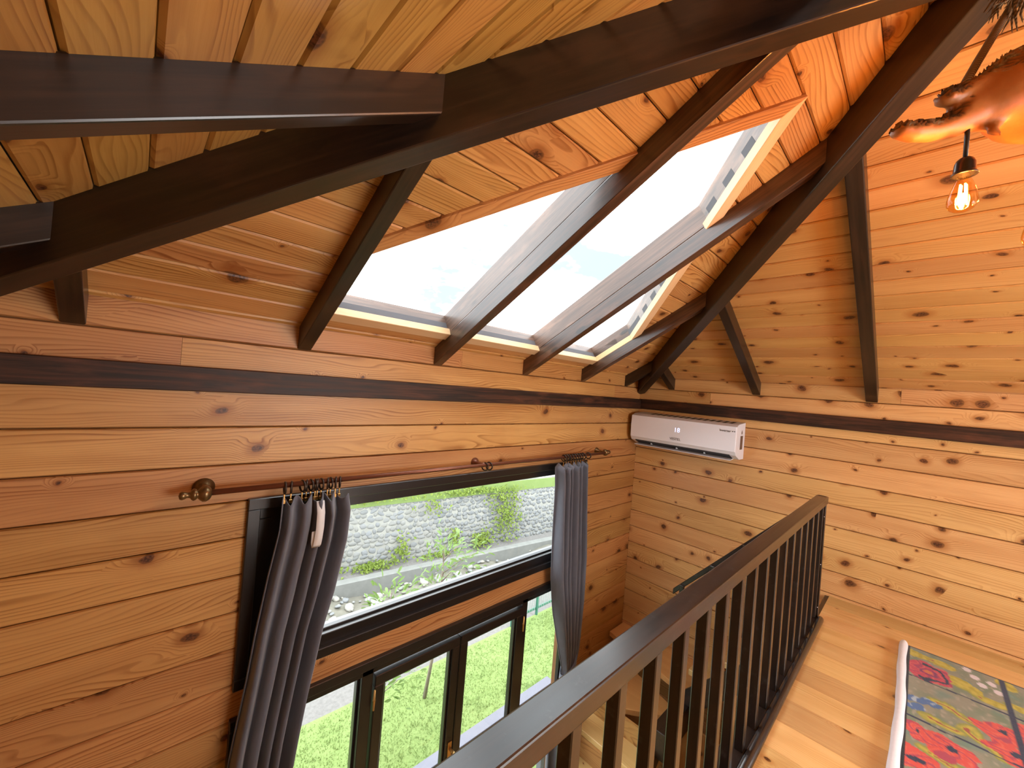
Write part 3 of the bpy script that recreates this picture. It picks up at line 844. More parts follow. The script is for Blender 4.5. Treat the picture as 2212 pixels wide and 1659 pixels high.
for i, x in enumerate((-13.02, -12.80)):
    c = U(x, YR, ZRD) + Vector((0, 0, -0.0115))
    o = link('curtain_ring', RING, None, None, Matrix.Translation(c) @ Euler((0, 0, 0.25)).to_matrix().to_4x4())
    tag(o, ('left' if i == 0 else 'right') + ' one of the two loose dark rings at the middle bracket of the rod', 'curtain ring', 'loose rings by the middle bracket')

# ------------------------------------------------------------------ curtains
def interp(tab, z):
    if z >= tab[0][0]: return tab[0][1]
    for (a, xa), (b, xb) in zip(tab, tab[1:]):
        if z >= b: return xa + (xb - xa) * (z - a) / (b - a)
    return tab[-1][1]
def curtain(name, label, tl, tr, ztop, zbot, folds, amp, pinch, seed):
    rs = random.Random(seed)
    o = empty(name, U((tl[0][1] + tr[0][1]) / 2, YR, zbot)); tag(o, label, 'curtain')
    NU, NV = folds * 14, 110
    ph = [rs.uniform(-0.5, 0.5) for _ in range(folds + 2)]
    am = [rs.uniform(0.65, 1.25) for _ in range(folds + 2)]
    vs, fs = [], []
    for j in range(NV + 1):
        f = j / NV
        z = ztop + (zbot - ztop) * f
        xa, xb = interp(tl, z), interp(tr, z)
        pk = 1.0
        if pinch: pk = 0.35 + 0.65 * min(1.0, abs(z - pinch) / 3.5)
        for i in range(NU + 1):
            u = i / NU
            q = u * folds
            k = int(q)
            wv = math.sin(2 * math.pi * (q + 0.11 * math.sin(2 * math.pi * q * 0.37 + ph[2] * 6 + 2.0 * f) + 0.12 * math.sin(3.1 * f + ph[0])))
            wv += 0.30 * math.sin(2 * math.pi * (q * 0.5) + 2.2 * f + ph[1])
            a = amp * (am[min(k, folds)] * (1 - (q - k)) + am[min(k + 1, folds + 1)] * (q - k)) * (0.75 + 0.55 * f) * pk
            ztop_w = 0.07 * math.sin(2 * math.pi * q * 1.0 + 1.0) if j == 0 else 0
            top_rag = (1 - min(1, j / 6)) * 0.10 * math.sin(2 * math.pi * q + 0.7)
            x = xa + (xb - xa) * (u + 0.018 * math.sin(5 * f + 6.3 * q))
            y = YR - 0.16 + a * wv - 0.10 * f
            vs.append(U(x, y, z + top_rag))
    W = NU + 1
    for j in range(NV):
        for i in range(NU):
            fs.append((j * W + i, j * W + i + 1, (j + 1) * W + i + 1, (j + 1) * W + i))
    me = mesh('fabric', vs, fs, True)
    fab = link('fabric', me, M['velvet'], o)
    sm = fab.modifiers.new('thickness', 'SOLIDIFY'); sm.thickness = 0.004; sm.offset = 0
    return o
cl = curtain('curtain', 'dark grey velvet curtain bunched at the left end of the window',
             [(-2.8, -20.2), (-3.7, -20.22), (-4.9, -20.4), (-6.4, -20.57), (-7.6, -20.67), (-9, -20.82), (-9.6, -20.88), (-20, -21.3)],
             [(-2.9, -18.5), (-3.4, -18.40), (-4.2, -18.44), (-5.67, -18.69), (-6.6, -18.92), (-8.3, -19.18), (-9.4, -19.33), (-10.5, -19.46), (-20, -20.0)],
             -2.92, ZL + 0.15, 5, 0.26, None, 3)
for i, x in enumerate((-20.10, -19.94, -19.66, -19.55, -19.44, -19.32, -19.26, -19.16, -18.98, -18.90, -18.76, -18.64)):
    ring_at(x, cl, RND.uniform(-0.4, 0.5))
cr2 = curtain('curtain', 'grey velvet curtain tied back at the right end of the window',
              [(-2.8, -8.2), (-3.05, -8.62), (-3.9, -8.49), (-6.1, -8.39), (-8.4, -8.21), (-10.3, -7.8), (-12.6, -7.15), (-13.4, -6.92), (-14, -7.0), (-16, -7.4), (-20, -7.6)],
              [(-2.9, -6.35), (-4.2, -6.24), (-7.8, -5.86), (-10, -5.86), (-11.9, -5.88), (-12.6, -5.92), (-13.4, -6.12), (-14, -6.05), (-16, -5.7), (-20, -5.6)],
              -2.92, ZL + 0.15, 6, 0.24, -13.4, 5)
for i in range(9):
    ring_at(-8.05 + 0.195 * i, cr2, RND.uniform(-0.3, 0.3))
ring_at(-6.05, cr2, 0.2)
# tie band round the gathered right curtain and its hook on the wall
bm = bmesh.new()
rings = []
for j, (zz, grow) in enumerate(((-13.9, 0.02), (-13.65, 0.05), (-13.35, 0.05), (-13.05, 0.02))):
    ring = []
    for k in range(20):
        a = 2 * math.pi * k / 20
        cx_, w_ = -6.5, 0.52 + grow
        ring.append(bm.verts.new(U(cx_ + w_ * math.cos(a), YR - 0.12 + 0.30 * math.sin(a), zz + 0.42 * math.cos(a))))
    rings.append(ring)
for r0, r1 in zip(rings, rings[1:]):
    for k in range(20): bm.faces.new((r0[k], r0[(k + 1) % 20], r1[(k + 1) % 20], r1[k]))
tb = link('tie_band', bm_mesh('tie_band', bm, True), M['velvet'], cr2)
m_ = tb.modifiers.new('thickness', 'SOLIDIFY'); m_.thickness = 0.006
prism('tie_loop', [U(-6.05, -0.6, -13.1), U(-5.78, -0.25, -11.95), U(-5.70, -0.2, -11.95), U(-5.93, -0.5, -13.35)], Vector((0, -0.008, 0)), M['velvet'], cr2)
bm = bmesh.new(); tube(bm, [U(-5.72, 0, -11.75), U(-5.72, -0.22, -11.75), U(-5.70, -0.33, -11.68), U(-5.70, -0.36, -11.5)], [0.007, 0.005, 0.005, 0.006], 10)
o = link('curtain_hook', bm_mesh('curtain_hook', bm, True), M['chrome']); tag(o, 'small chrome hook on the wall holding the right curtain back', 'hook')
# heading tape hanging out of the left curtain
bm = bmesh.new()
pts = [(-19.24, -0.92, -2.98), (-19.23, -1.02, -3.3), (-19.24, -1.06, -3.7), (-19.27, -1.08, -4.0), (-19.29, -1.08, -4.16), (-19.31, -1.04, -4.24), (-19.33, -1.00, -4.1), (-19.32, -0.98, -3.8)]
va = [bm.verts.new(U(x - 0.11, y, z)) for x, y, z in pts]; vb = [bm.verts.new(U(x + 0.10, y, z)) for x, y, z in pts]
for i in range(len(pts) - 1): bm.faces.new((va[i], vb[i], vb[i + 1], va[i + 1]))
tp = link('heading_tape', bm_mesh('heading_tape', bm, True), M['tape'], cl); tp['label'] = 'white heading tape hanging loose'
m_ = tp.modifiers.new('thickness', 'SOLIDIFY'); m_.thickness = 0.002

# ------------------------------------------------------------------ air conditioner
ac = empty('air_conditioner', U(0, -3.15, -2.15)); tag(ac, 'white wall-mounted air conditioner in the corner under the dark ledger', 'air conditioner')
AY0, AY1 = -0.30, -6.10
def ac_profile(y0, y1, prof, name, mat, bevel=0.004, parent=ac):
    bm = bmesh.new()
    a = [bm.verts.new(U(px, y0, pz)) for px, pz in prof]; b = [bm.verts.new(U(px, y1, pz)) for px, pz in prof]
    bm.faces.new(a); bm.faces.new(b[::-1]); n = len(prof)
    for i in range(n): bm.faces.new((a[i], b[i], b[(i + 1) % n], a[(i + 1) % n]))
    if bevel: bmesh.ops.bevel(bm, geom=list(bm.edges), offset=bevel, segments=3, affect='EDGES', profile=0.5)
    return link(name, bm_mesh(name, bm), mat, parent)
ac_profile(AY0, AY1, [(0, -0.24), (-1.0, -0.33), (-1.36, -0.46), (-1.36, -1.70), (-1.20, -1.92), (-0.62, -2.15), (0, -2.15)], 'body', M['white_plastic'])
ac_profile(AY0 - 0.03, AY1 + 0.03, [(-1.34, -0.44), (-1.39, -0.45), (-1.41, -1.0), (-1.40, -1.72), (-1.34, -1.72)], 'front_panel', M['white_plastic'], 0.0025)
ac_profile(AY0 - 0.28, AY1 + 0.30, [(-1.22, -1.88), (-1.23, -1.93), (-0.66, -2.16), (-0.62, -2.13)], 'air_outlet', M['vent_dark'], 0)
ac_profile(AY0 - 0.20, AY1 + 0.26, [(-0.62, -2.10), (-1.16, -2.17), (-1.17, -2.20), (-0.62, -2.15)], 'flap', M['grey_plastic'], 0.001)
for k in range(14):
    y = AY0 - 1.0 - k * 0.33
    prism('vent_slot', [U(-0.98, y, -0.322), U(-0.30, y, -0.262), U(-0.30, y - 0.16, -0.262), U(-0.98, y - 0.16, -0.322)], Vector((0, 0, 0.0012)), M['vent_dark'], ac)
for y in (-1.5, -3.0, -4.5):
    box('louvre_fin', U(-1.05, y - 0.02, -2.09), U(-0.8, y + 0.02, -1.98), M['grey_plastic'], ac)
fm = lambda y, z, x=-1.412: frame(U(x, y, z), (0, -1, 0), (0, 0, 1))
text_mesh('brand_lettering', 'VESTEL', 0.030, fm(-3.05, -1.52), M['print_dark'], ac, 0.0006, 1.05)
text_mesh('model_lettering', 'Inverter', 0.026, fm(-5.58, -0.70), M['print_dark'], ac)
for dy in (0.0, 0.09):
    box('model_mark', U(-1.413, -5.90 - dy, -0.72), U(-1.410, -5.95 - dy, -0.67), M['print_dark'], ac)
text_mesh('display_digits', '18', 0.056, fm(-3.12, -1.02), M['display'], ac)
box('energy_label', U(-0.72, AY1 - 0.012, -1.62), U(-0.36, AY1, -0.92), M['sticker'], ac)
prism('label_mark', [U(-0.54, AY1 - 0.004, -0.62), U(-0.62, AY1 - 0.004, -0.78), U(-0.54, AY1 - 0.004, -0.86), U(-0.46, AY1 - 0.004, -0.78)], Vector((0, -0.001, 0)), M['sticker'], ac)

# ------------------------------------------------------------------ chandelier: peeled log on ropes with bare bulbs
NPL = _f.dot(U(-13.25, -13.25, 5)) - 1.0 * S
def px(u, v, d=NPL):
    """point on an upright plane at distance d in front of the viewing position, u to the right, v down"""
    r = (_r * (u - 1106) + _d * (v - 829.5)) / 848.543 + _f
    return _c + r * ((d - _f.dot(_c)) / _f.dot(r))
ch = empty('log_chandelier', px(2250, 240)); tag(ch, 'rustic chandelier of a peeled log hung on ropes with glowing filament bulbs', 'chandelier')
bm = bmesh.new()
k_ = (NPL - _f.dot(_c)) / 848.543
def lobe(pts): tube(bm, [px(u, v, NPL + d * k_) for u, v, r, d in pts], [r * k_ for u, v, r, d in pts], 18)
lobe([(1933, 275, 7, 0), (1941, 276, 16, 0), (1972, 281, 21, 0), (2015, 281, 22, 4), (2055, 270, 28, 6), (2095, 245, 40, 6), (2150, 218, 64, 4), (2211, 199, 95, 0), (2290, 190, 106, 0), (2400, 196, 98, 4), (2500, 212, 70, 8), (2560, 224, 30, 10)])
lobe([(2029, 203, 8, 0), (2038, 207, 17, 0), (2075, 205, 24, 4), (2120, 192, 32, 2), (2180, 162, 48, 0), (2260, 145, 60, 0)])
lobe([(2165, 290, 9, -20), (2140, 285, 10, -14), (2150, 270, 16, -6)])
lob = bm_mesh('log', bm, True)
bm = bmesh.new(); bm.from_mesh(lob)
log_o = link('log', lob, M['log'], ch)
rm = log_o.modifiers.new('remesh', 'REMESH'); rm.mode = 'VOXEL'; rm.voxel_size = 0.006; rm.use_smooth_shade = True
dg = bpy.context.evaluated_depsgraph_get()
me2 = bpy.data.meshes.new_from_object(log_o.evaluated_get(dg)); me2.name = 'log'
log_o.modifiers.clear(); log_o.data = me2
if not me2.materials: me2.materials.append(M['log'])
ca = me2.color_attributes.new('bark', 'FLOAT_COLOR', 'POINT')
for i, v in enumerate(me2.vertices):
    nz = noise.noise(v.co * 11.0); n2 = noise.noise(v.co * 28.0)
    up = v.normal.z
    sf = up + 0.45 * nz
    bark = smooth(0.26, 0.36, sf + 0.12 * n2)
    off = 0.009 * nz + 0.002 * n2 - 0.015 * smooth(0.15, 0.75, sf)
    v.co = v.co + v.normal * off
    ca.data[i].color = (bark, bark, bark, 1)
for p in me2.polygons: p.use_smooth = True
tube_obj('rope', [px(2076, 196), px(2085, 180), px(2112, 133, NPL + 0.03), px(2150, 70, NPL + 0.08), px(2183, 16, NPL + 0.13), px(2215, -40, NPL + 0.16)], 0.0085, M['rope'], ch, 10)
tube_obj('rope', [px(2480, 190), px(2430, 90, NPL + 0.05), px(2330, -10, NPL + 0.12), px(2270, -60, NPL + 0.16)], 0.0085, M['rope'], ch, 10)
# frayed end of the lashing under the beams
bm = bmesh.new()
rs = random.Random(4)
for i in range(70):
    u = rs.uniform(2165, 2270); v = rs.uniform(-40, 5)
    p0 = px(u, v, NPL + rs.uniform(0.08, 0.15))
    dirv = (_d * rs.uniform(0.5, 1.2) + _r * rs.uniform(-0.9, 0.25) + _f * rs.uniform(-0.4, 0.4)).normalized()
    ln = rs.uniform(0.03, 0.075)
    p1 = p0 + dirv * ln * 0.6 + _r * rs.uniform(-0.01, 0.01); p2 = p0 + dirv * ln
    tube(bm, [p0, p1, p2], [0.0035, 0.0025, 0.0008], 5)
o = link('frayed_lashing', bm_mesh('frayed_lashing', bm, True), M['rope'], ch); o['kind'] = 'stuff'
BK = 0.74
def hanging_bulb(u, v_top, v_socket, dd=0.0, energy=7.5):
    a = px(u, v_top, NPL + dd); b = px(u, v_socket, NPL + dd)
    b = Vector((a.x, a.y, b.z))
    tube_obj('bulb_cord', [a + Vector((0, 0, 0.03)), b], 0.0042, M['cord'], ch, 8)
    lathe_obj('socket', b + Vector((0, 0, 0.004)), (0, 0, -1), [(h * BK, r * BK) for h, r in [(0, 0.004), (0.002, 0.012), (0.008, 0.018), (0.018, 0.022), (0.040, 0.0235), (0.046, 0.0250), (0.050, 0.0285), (0.0525, 0.0285), (0.0525, 0.020)]], M['socket'], ch, 24)
    top = b + Vector((0, 0, -0.046 * BK))
    g = lathe_obj('bulb', top, (0, 0, -1), [(h * BK, r * BK) for h, r in [(0, 0.013), (0.012, 0.0145), (0.022, 0.0185), (0.040, 0.0245), (0.060, 0.0300), (0.076, 0.0325), (0.088, 0.0318), (0.098, 0.0270), (0.105, 0.0185), (0.109, 0.0090), (0.110, 0.0)]], M['bulb_glass'], ch, 28)
    bm = bmesh.new()
    for k in range(4):
        an = math.pi / 2 * k + 0.5
        c, s_ = math.cos(an), math.sin(an)
        tube(bm, [top + Vector((0.007 * c, 0.007 * s_, -0.028)) * BK, top + Vector((0.011 * c, 0.011 * s_, -0.088)) * BK], 0.0017, 6)
    fo = link('filament', bm_mesh('filament', bm), M['filament'], g)
    ld = bpy.data.lights.new('bulb_light', 'POINT'); ld.energy = energy; ld.color = (1.0, 0.38, 0.09); ld.shadow_soft_size = 0.012
    lo = bpy.data.objects.new('bulb_light', ld); COL.objects.link(lo); lo.location = top + Vector((0, 0, -0.062 * BK))
hanging_bulb(2091, 268, 345)
hanging_bulb(2266, 225, 272, 0.20)
hanging_bulb(2262, 300, 412, -0.06)
hanging_bulb(2380, 260, 340, 0.05)  # this and the next bulb are out of view, added for symmetrical lighting
hanging_bulb(2480, 250, 350, -0.05)

# ------------------------------------------------------------------ rug
rg = empty('rug', U(-6, -15, ZF)); tag(rg, 'colourful floral rug with poppies and a white rolled edge on the loft floor', 'rug')
RX0, RX9, RY0, RY9 = -2.33, -11.5, -12.5, -19.0
NXr, NYr = 210, 150
def mixc(a, b, f): return tuple(p + (q - p) * f for p, q in zip(a, b))
def seg_d(p, a, b):
    ab = (b[0] - a[0], b[1] - a[1]); ap = (p[0] - a[0], p[1] - a[1])
    t_ = max(0, min(1, (ap[0] * ab[0] + ap[1] * ab[1]) / (ab[0] ** 2 + ab[1] ** 2)))
    return math.hypot(ap[0] - ab[0] * t_, ap[1] - ab[1] * t_)
RED, CRIM, PLUM = (0.62, 0.075, 0.055), (0.50, 0.05, 0.09), (0.20, 0.03, 0.12)
NAVY, YEL, OLIVE, GRN, WHT, BLU = (0.022, 0.030, 0.07), (0.50, 0.43, 0.05), (0.24, 0.27, 0.05), (0.14, 0.22, 0.12), (0.66, 0.62, 0.66), (0.07, 0.15, 0.34)
def petals(p, c, r, col, core, rot=0.0, npet=5, squash=1.0):
    dx, dy = (p[0] - c[0]), (p[1] - c[1]) * squash
    d_ = math.hypot(dx, dy); an = math.atan2(dy, dx) + rot
    edge = r * (0.82 + 0.18 * abs(math.cos(an * npet / 2)))
    if d_ > edge: return None
    f = d_ / edge
    if f < 0.25: return core
    w_ = math.sin(an * npet + 7 * f + 5 * noise.noise((p[0] * 3, p[1] * 3, 2)))
    cc = mixc(col, PLUM, 0.55 if w_ > 0.72 else 0.0)
    return mixc(cc, (0.75, 0.22, 0.13), 0.35 if -0.3 < w_ < 0.2 else 0.0)
FLW = [((-3.95, -13.0), 0.72, 'rose'), ((-7.75, -12.85), 0.42, 'p'), ((-7.85, -13.35), 0.55, 'p'), ((-9.0, -12.75), 0.5, 'p'), ((-5.98, -14.15), 0.40, 'p'), ((-5.8, -14.45), 0.45, 'p'), ((-6.7, -14.5), 0.5, 'p'), ((-5.3, -15.0), 0.45, 'p'),
       ((-9.3, -14.6), 0.6, 'p'), ((-7.6, -16.4), 0.7, 'rose'), ((-4.4, -16.6), 0.6, 'p'), ((-10.2, -16.0), 0.6, 'p'), ((-5.6, -17.8), 0.6, 'rose')]
def rug_colour(x, y):
    p = (x, y)
    wx = 0.16 * noise.noise((x * 2.2, y * 2.2, 0.0)); wy = 0.16 * noise.noise((x * 2.2, y * 2.2, 5.0))
    q = (x + wx, y + wy)
    g = noise.noise((x * 1.1, y * 3.2, 1.0)); g2 = noise.noise((x * 5.0, y * 9.0, 3.0))
    c = mixc((0.26, 0.26, 0.19), (0.17, 0.22, 0.14), smooth(-0.35, 0.5, g))
    c = mixc(c, (0.36, 0.33, 0.25), smooth(0.15, 0.5, g2) * 0.7)
    c = mixc(c, (0.12, 0.24, 0.20), smooth(0.2, 0.6, noise.noise((x * 1.7, y * 1.7, 9.0))) * 0.6)
    for (a, b) in (((-5.72, -13.22), (-6.02, -13.82)), ((-6.46, -13.72), (-7.05, -14.22)), ((-6.84, -12.97), (-6.74, -13.56)), ((-3.9, -13.5), (-4.3, -14.4)), ((-2.8, -12.6), (-2.9, -13.4)), ((-4.0, -14.75), (-4.1, -15.6)), ((-8.4, -13.0), (-8.6, -13.9)), ((-5.2, -15.6), (-5.9, -16.6))):
        d_ = seg_d(q, a, b)
        if d_ < 0.20: c = mixc(YEL, OLIVE, smooth(0.02, 0.2, d_ + 0.12 * g2))
        if d_ < 0.03: c = (0.32, 0.09, 0.05)
    for cx_, cy_ in ((-3.75, -13.72), (-3.95, -13.95), (-4.22, -14.38), (-3.99, -14.85), (-2.65, -14.75), (-2.85, -12.75), (-2.95, -13.35), (-9.6, -13.4)):
        if math.hypot(q[0] - cx_, (q[1] - cy_) * 1.1) < 0.26: c = mixc(YEL, (0.38, 0.33, 0.02), smooth(0, 0.5, g2 + 0.2))
    for cx_, cy_ in ((-6.07, -12.68), (-6.1, -12.85), (-5.93, -13.08), (-6.5, -12.78)):
        if math.hypot(q[0] - cx_, q[1] - cy_) < 0.19: c = mixc(BLU, (0.35, 0.45, 0.55), smooth(0.1, 0.4, g2))
    for cx_, cy_ in ((-2.55, -13.92), (-2.93, -14.06), (-3.34, -14.2), (-2.97, -14.41), (-3.41, -14.51)):
        if math.hypot((x - cx_) * 0.8, (y - cy_) * 1.3) < 0.13: c = WHT
    for (cc, r, kd) in FLW:
        k2 = petals(q, cc, r, RED if kd == 'p' else CRIM, NAVY if kd == 'p' else (0.55, 0.16, 0.05), cc[0], 5, 1.0 if kd == 'p' else 1.25)
        if k2:
            c = k2
            if kd == 'rose':
                d_ = math.hypot(q[0] - cc[0], (q[1] - cc[1]) * 1.25)
                if abs(d_ - r * 0.70) < 0.055 and (q[1] < cc[1] + 0.15): c = NAVY
                if abs(d_ - r * 0.36) < 0.035: c = PLUM
    for xl in (-4.62, -7.12, -9.65):
        if abs(x + 0.04 * noise.noise((0, y * 2, 4)) - xl) < 0.035: c = NAVY
    for yl in (-14.65, -16.9):
        if abs(y + 0.03 * noise.noise((x * 2, 0, 4)) - yl) < 0.06: c = NAVY
    if x > RX0 - 0.05 or y > RY0 - 0.09: c = (0.012, 0.013, 0.018)
    return c
vs, fs, cols = [], [], []
for j in range(NYr + 1):
    for i in range(NXr + 1):
        x = RX0 + (RX9 - RX0) * i / NXr; y = RY0 + (RY9 - RY0) * (j / NYr) ** 1.25
        h = 0.05 + 0.008 * noise.noise((x * 1.5, y * 1.5, 0))
        vs.append(U(x, y, ZF + h)); cols.append(rug_colour(x, y))
Wd = NXr + 1
for j in range(NYr):
    for i in range(NXr): fs.append((j * Wd + i, (j + 1) * Wd + i, (j + 1) * Wd + i + 1, j * Wd + i + 1))
me = mesh('pile', vs, fs, True)
ca = me.color_attributes.new('pattern', 'FLOAT_COLOR', 'POINT')
for i, c in enumerate(cols): ca.data[i].color = (*c, 1)
po = link('pile', me, M['rug'], rg)
for pp in (po,):
    if po.data.polygons[0].normal.z < 0: po.data.flip_normals()
m_ = po.modifiers.new('thickness', 'SOLIDIFY'); m_.thickness = 0.006
pts, rad = [], []
for i in range(60):
    f = i / 59
    x = -2.24 + (-11.3 + 2.24) * f
    pts.append(U(x, -12.42 + 0.02 * math.sin(9 * f), ZF + 0.10)); rad.append(0.0175 * (1 + 0.07 * math.sin(31 * f)) * (0.45 if i == 0 else (0.85 if i == 1 else 1)))
tube_obj('rolled_edge', pts, rad, M['roll'], rg, 14)

# ------------------------------------------------------------------ outdoors
ZG = -22.0
lawn = link('lawn_ground', mesh('lawn_ground', [U(-60, 1, ZG), U(90, 1, ZG), U(90, 11.8, ZG), U(-60, 14.6, ZG)], [(0, 1, 2, 3)]), M['lawn']); tag(lawn, kind='structure')
path = link('gravel_path', mesh('gravel_path', [U(-60, 14.6, ZG - 0.05), U(90, 11.8, ZG - 0.05), U(90, 17.0, ZG - 0.1), U(-60, 20.5, ZG - 0.1), U(90, 24.5, -30), U(-60, 28, -30)], [(0, 1, 2, 3), (3, 2, 4, 5)]), M['soil']); tag(path, kind='structure')
vs, fs = [], []
NX_, NY_ = 90, 22
for j in range(NY_ + 1):
    for i in range(NX_ + 1):
        x = -60 + 150 * i / NX_; y = 22 + 26 * j / NY_
        vs.append(U(x, y - 0.03 * x, -30 + 1.4 * noise.noise((x * 0.12, y * 0.2, 0)) - 0.5))
for j in range(NY_):
    for i in range(NX_):
        a = j * (NX_ + 1) + i; fs.append((a, a + 1, a + NX_ + 2, a + NX_ + 1))
sb = link('stream_bed', mesh('stream_bed', vs, fs, True), M['streambed']); tag(sb, kind='structure')
def rock_mesh(seed, sub=2):
    rs = random.Random(seed); bm = bmesh.new(); bmesh.ops.create_icosphere(bm, subdivisions=sub, radius=1)
    o3 = Vector((seed * 3.7, seed * 1.3, 0))
    for v in bm.verts: v.co *= 1 + 0.35 * noise.noise(v.co * 1.1 + o3) + 0.10 * noise.noise(v.co * 3 + o3)
    return bm_mesh('stone', bm, True)
RK = [rock_mesh(i, 2) for i in range(7)]
for r_ in RK: r_.materials.append(M['river_stone'])
rs = random.Random(11)
def put_stone(parent, me, loc, sx, sy, sz, rz, name='stone'):
    mx = Matrix.Translation(loc) @ Euler((rs.uniform(-0.3, 0.3), rs.uniform(-0.3, 0.3), rz)).to_matrix().to_4x4() @ Matrix.Diagonal((sx, sy, sz, 1))
    return link(name, me, None, parent, mx)
for i in range(285):
    x = rs.uniform(-10, 22) if i < 240 else rs.uniform(22, 40); y = rs.uniform(28.5, 42) - 0.12 * x
    r = (0.30 + 0.70 * rs.random() ** 2.0) * 0.105
    z = -30.3 + 1.4 * noise.noise((x * 0.12, (y + 0.03 * x) * 0.2, 0))
    put_stone(sb, RK[i % 7], U(x, y, z), r * rs.uniform(0.9, 1.5), r, r * rs.uniform(0.5, 0.8), rs.uniform(0, 3))
# concrete kerb and stone retaining wall, both slightly askew to the house
KD = Vector((36, -5.0, 0)).normalized(); KN = Vector((-KD.y, KD.x, 0)) * 1.0
K0 = Vector((-2.0, 42.2, 0))
def kp(a, b, z): q = K0 + KD * a + KN * b; return U(q.x, q.y, z)
kb = prism('kerb', [kp(-60, 0, -31.5), kp(110, 0, -31.5), kp(110, 0, -28.7), kp(-60, 0, -28.7)], (U(*(K0 + KN * 1.3)) - U(*K0)), M['concrete'], None, bevel=0.02); tag(kb, kind='structure')
bk = prism('verge', [kp(-60, 1.3, -29.2), kp(110, 1.3, -29.2), kp(110, 3.2, -28.6), kp(-60, 3.2, -28.6)], Vector((0, 0, -0.3)), M['soil'], None); tag(bk, kind='structure')
WB, WTOP = 2.3, -17.5
TILT = 0.16
rw_ = prism('retaining_wall', [kp(-60, WB + 0.4, -31), kp(110, WB + 0.4, -31), kp(110, WB + 0.4 + TILT * 13, WTOP), kp(-60, WB + 0.4 + TILT * 13, WTOP)], (U(*(K0 + KN * 2)) - U(*K0)), M['mortar'], None); tag(rw_, kind='structure')
WS = [rock_mesh(20 + i, 2) for i in range(7)]
for r_ in WS: r_.materials.append(M['wall_stone'])
stones = []
row_z = -29.4
while row_z < WTOP - 1.6:
    hgt = rs.uniform(0.60, 0.92); a = -12 + rs.uniform(0, 1)
    while a < 52:
        wd = rs.uniform(0.65, 1.5)
        stones.append((a + wd / 2, row_z + hgt / 2 + rs.uniform(-0.2, 0.2), wd, hgt)); a += wd * 0.98
    row_z += hgt * 0.95
stones.sort(key=lambda s_: s_[0] + 12 if s_[0] > -3 else 30 - s_[0])
ang = math.atan2(KD.y, KD.x)
def wall_stone(s_, mesh_i, into=None):
    a, z, wd, hg = s_
    loc = kp(a, WB + 0.36 + TILT * (z + 31), z)
    mx = Matrix.Translation(loc) @ Euler((-TILT * 0.8 + rs.uniform(-0.1, 0.1), rs.uniform(-0.5, 0.5), ang + rs.uniform(-0.1, 0.1))).to_matrix().to_4x4() @ Matrix.Diagonal((wd * 0.47 * S, 0.14 * S, hg * 0.47 * S, 1))
    if into is None: return link('stone', WS[mesh_i], None, rw_, mx)
    tmp = WS[mesh_i].copy(); tmp.transform(mx); into.from_mesh(tmp); bpy.data.meshes.remove(tmp)
for i, s_ in enumerate(stones[:290]): wall_stone(s_, i % 7)
if len(stones) > 290:
    bm = bmesh.new()
    for i, s_ in enumerate(stones[290:]): wall_stone(s_, i % 7, bm)
    o = link('stones', bm_mesh('stones', bm, True), M['wall_stone'], rw_); o['kind'] = 'stuff'
cap = prism('coping', [kp(-60, WB + 0.1 + TILT * 13, WTOP - 1.2), kp(110, WB + 0.1 + TILT * 13, WTOP - 1.2), kp(110, WB + 0.1 + TILT * 13, WTOP), kp(-60, WB + 0.1 + TILT * 13, WTOP)], (U(*(K0 + KN * 2)) - U(*K0)), M['mortar'], None); tag(cap, kind='structure')
bank = prism('grass_bank', [kp(-60, WB + 2, WTOP - 0.3), kp(110, WB + 2, WTOP - 0.3), kp(110, WB + 60, WTOP + 3), kp(-60, WB + 60, WTOP + 3)], Vector((0, 0, -0.3)), M['lawn'], None); tag(bank, kind='structure')

# ivy and weeds on the wall, grass on the lawn
def leaves_bm(bm, p, nrm, size, rs):
    a = nrm.orthogonal().normalized(); b = nrm.cross(a)
    th = rs.uniform(0, 6.28); d = a * math.cos(th) + b * math.sin(th); e = nrm.cross(d)
    up = nrm * size * 0.35
    vs = [bm.verts.new(p), bm.verts.new(p + d * size * 0.5 + e * size * 0.32 + up), bm.verts.new(p + d * size + up * 0.5), bm.verts.new(p + d * size * 0.5 - e * size * 0.32 + up)]
    bm.faces.new(vs)
bm = bmesh.new()
wn_ = Vector((-KN.x, -KN.y, 0.2)).normalized()
for cx_, cz_, rx_, rz_, cnt in ((31, -24, 3.5, 4.5, 420), (25.5, -27.3, 2.2, 1.4, 200), (30, -20.2, 4.0, 1.6, 160), (6, -28.3, 3.5, 0.7, 220), (1, -27.2, 0.5, 1.6, 50), (10.5, -26.5, 1.4, 2.0, 110), (20, -26.0, 1.0, 1.3, 70), (-4, -28.0, 2.0, 0.8, 70), (17, -28.4, 3.0, 0.5, 90), (16, -21, 3.0, 1.5, 50), (24, -18.8, 9, 0.5, 220), (5, -18.6, 9, 0.3, 90)):
    for _ in range(cnt):
        a = rs.gauss(cx_, rx_ * 0.5); z = min(-18.2, max(-29.3, rs.gauss(cz_, rz_ * 0.5)))
        p = kp(a, WB + TILT * (z + 31) - rs.uniform(0.0, 0.7), z)
        leaves_bm(bm, p, (wn_ + Vector((rs.uniform(-.6, .6), rs.uniform(-.6, .6), rs.uniform(-.3, .8)))).normalized(), rs.uniform(0.05, 0.11), rs)
o = link('wall_creeper', bm_mesh('wall_creeper', bm), M['ivy']); tag(o, 'patches of yellow-green creeper and weeds on the stone wall', 'creeper', kind='stuff')
bm = bmesh.new()
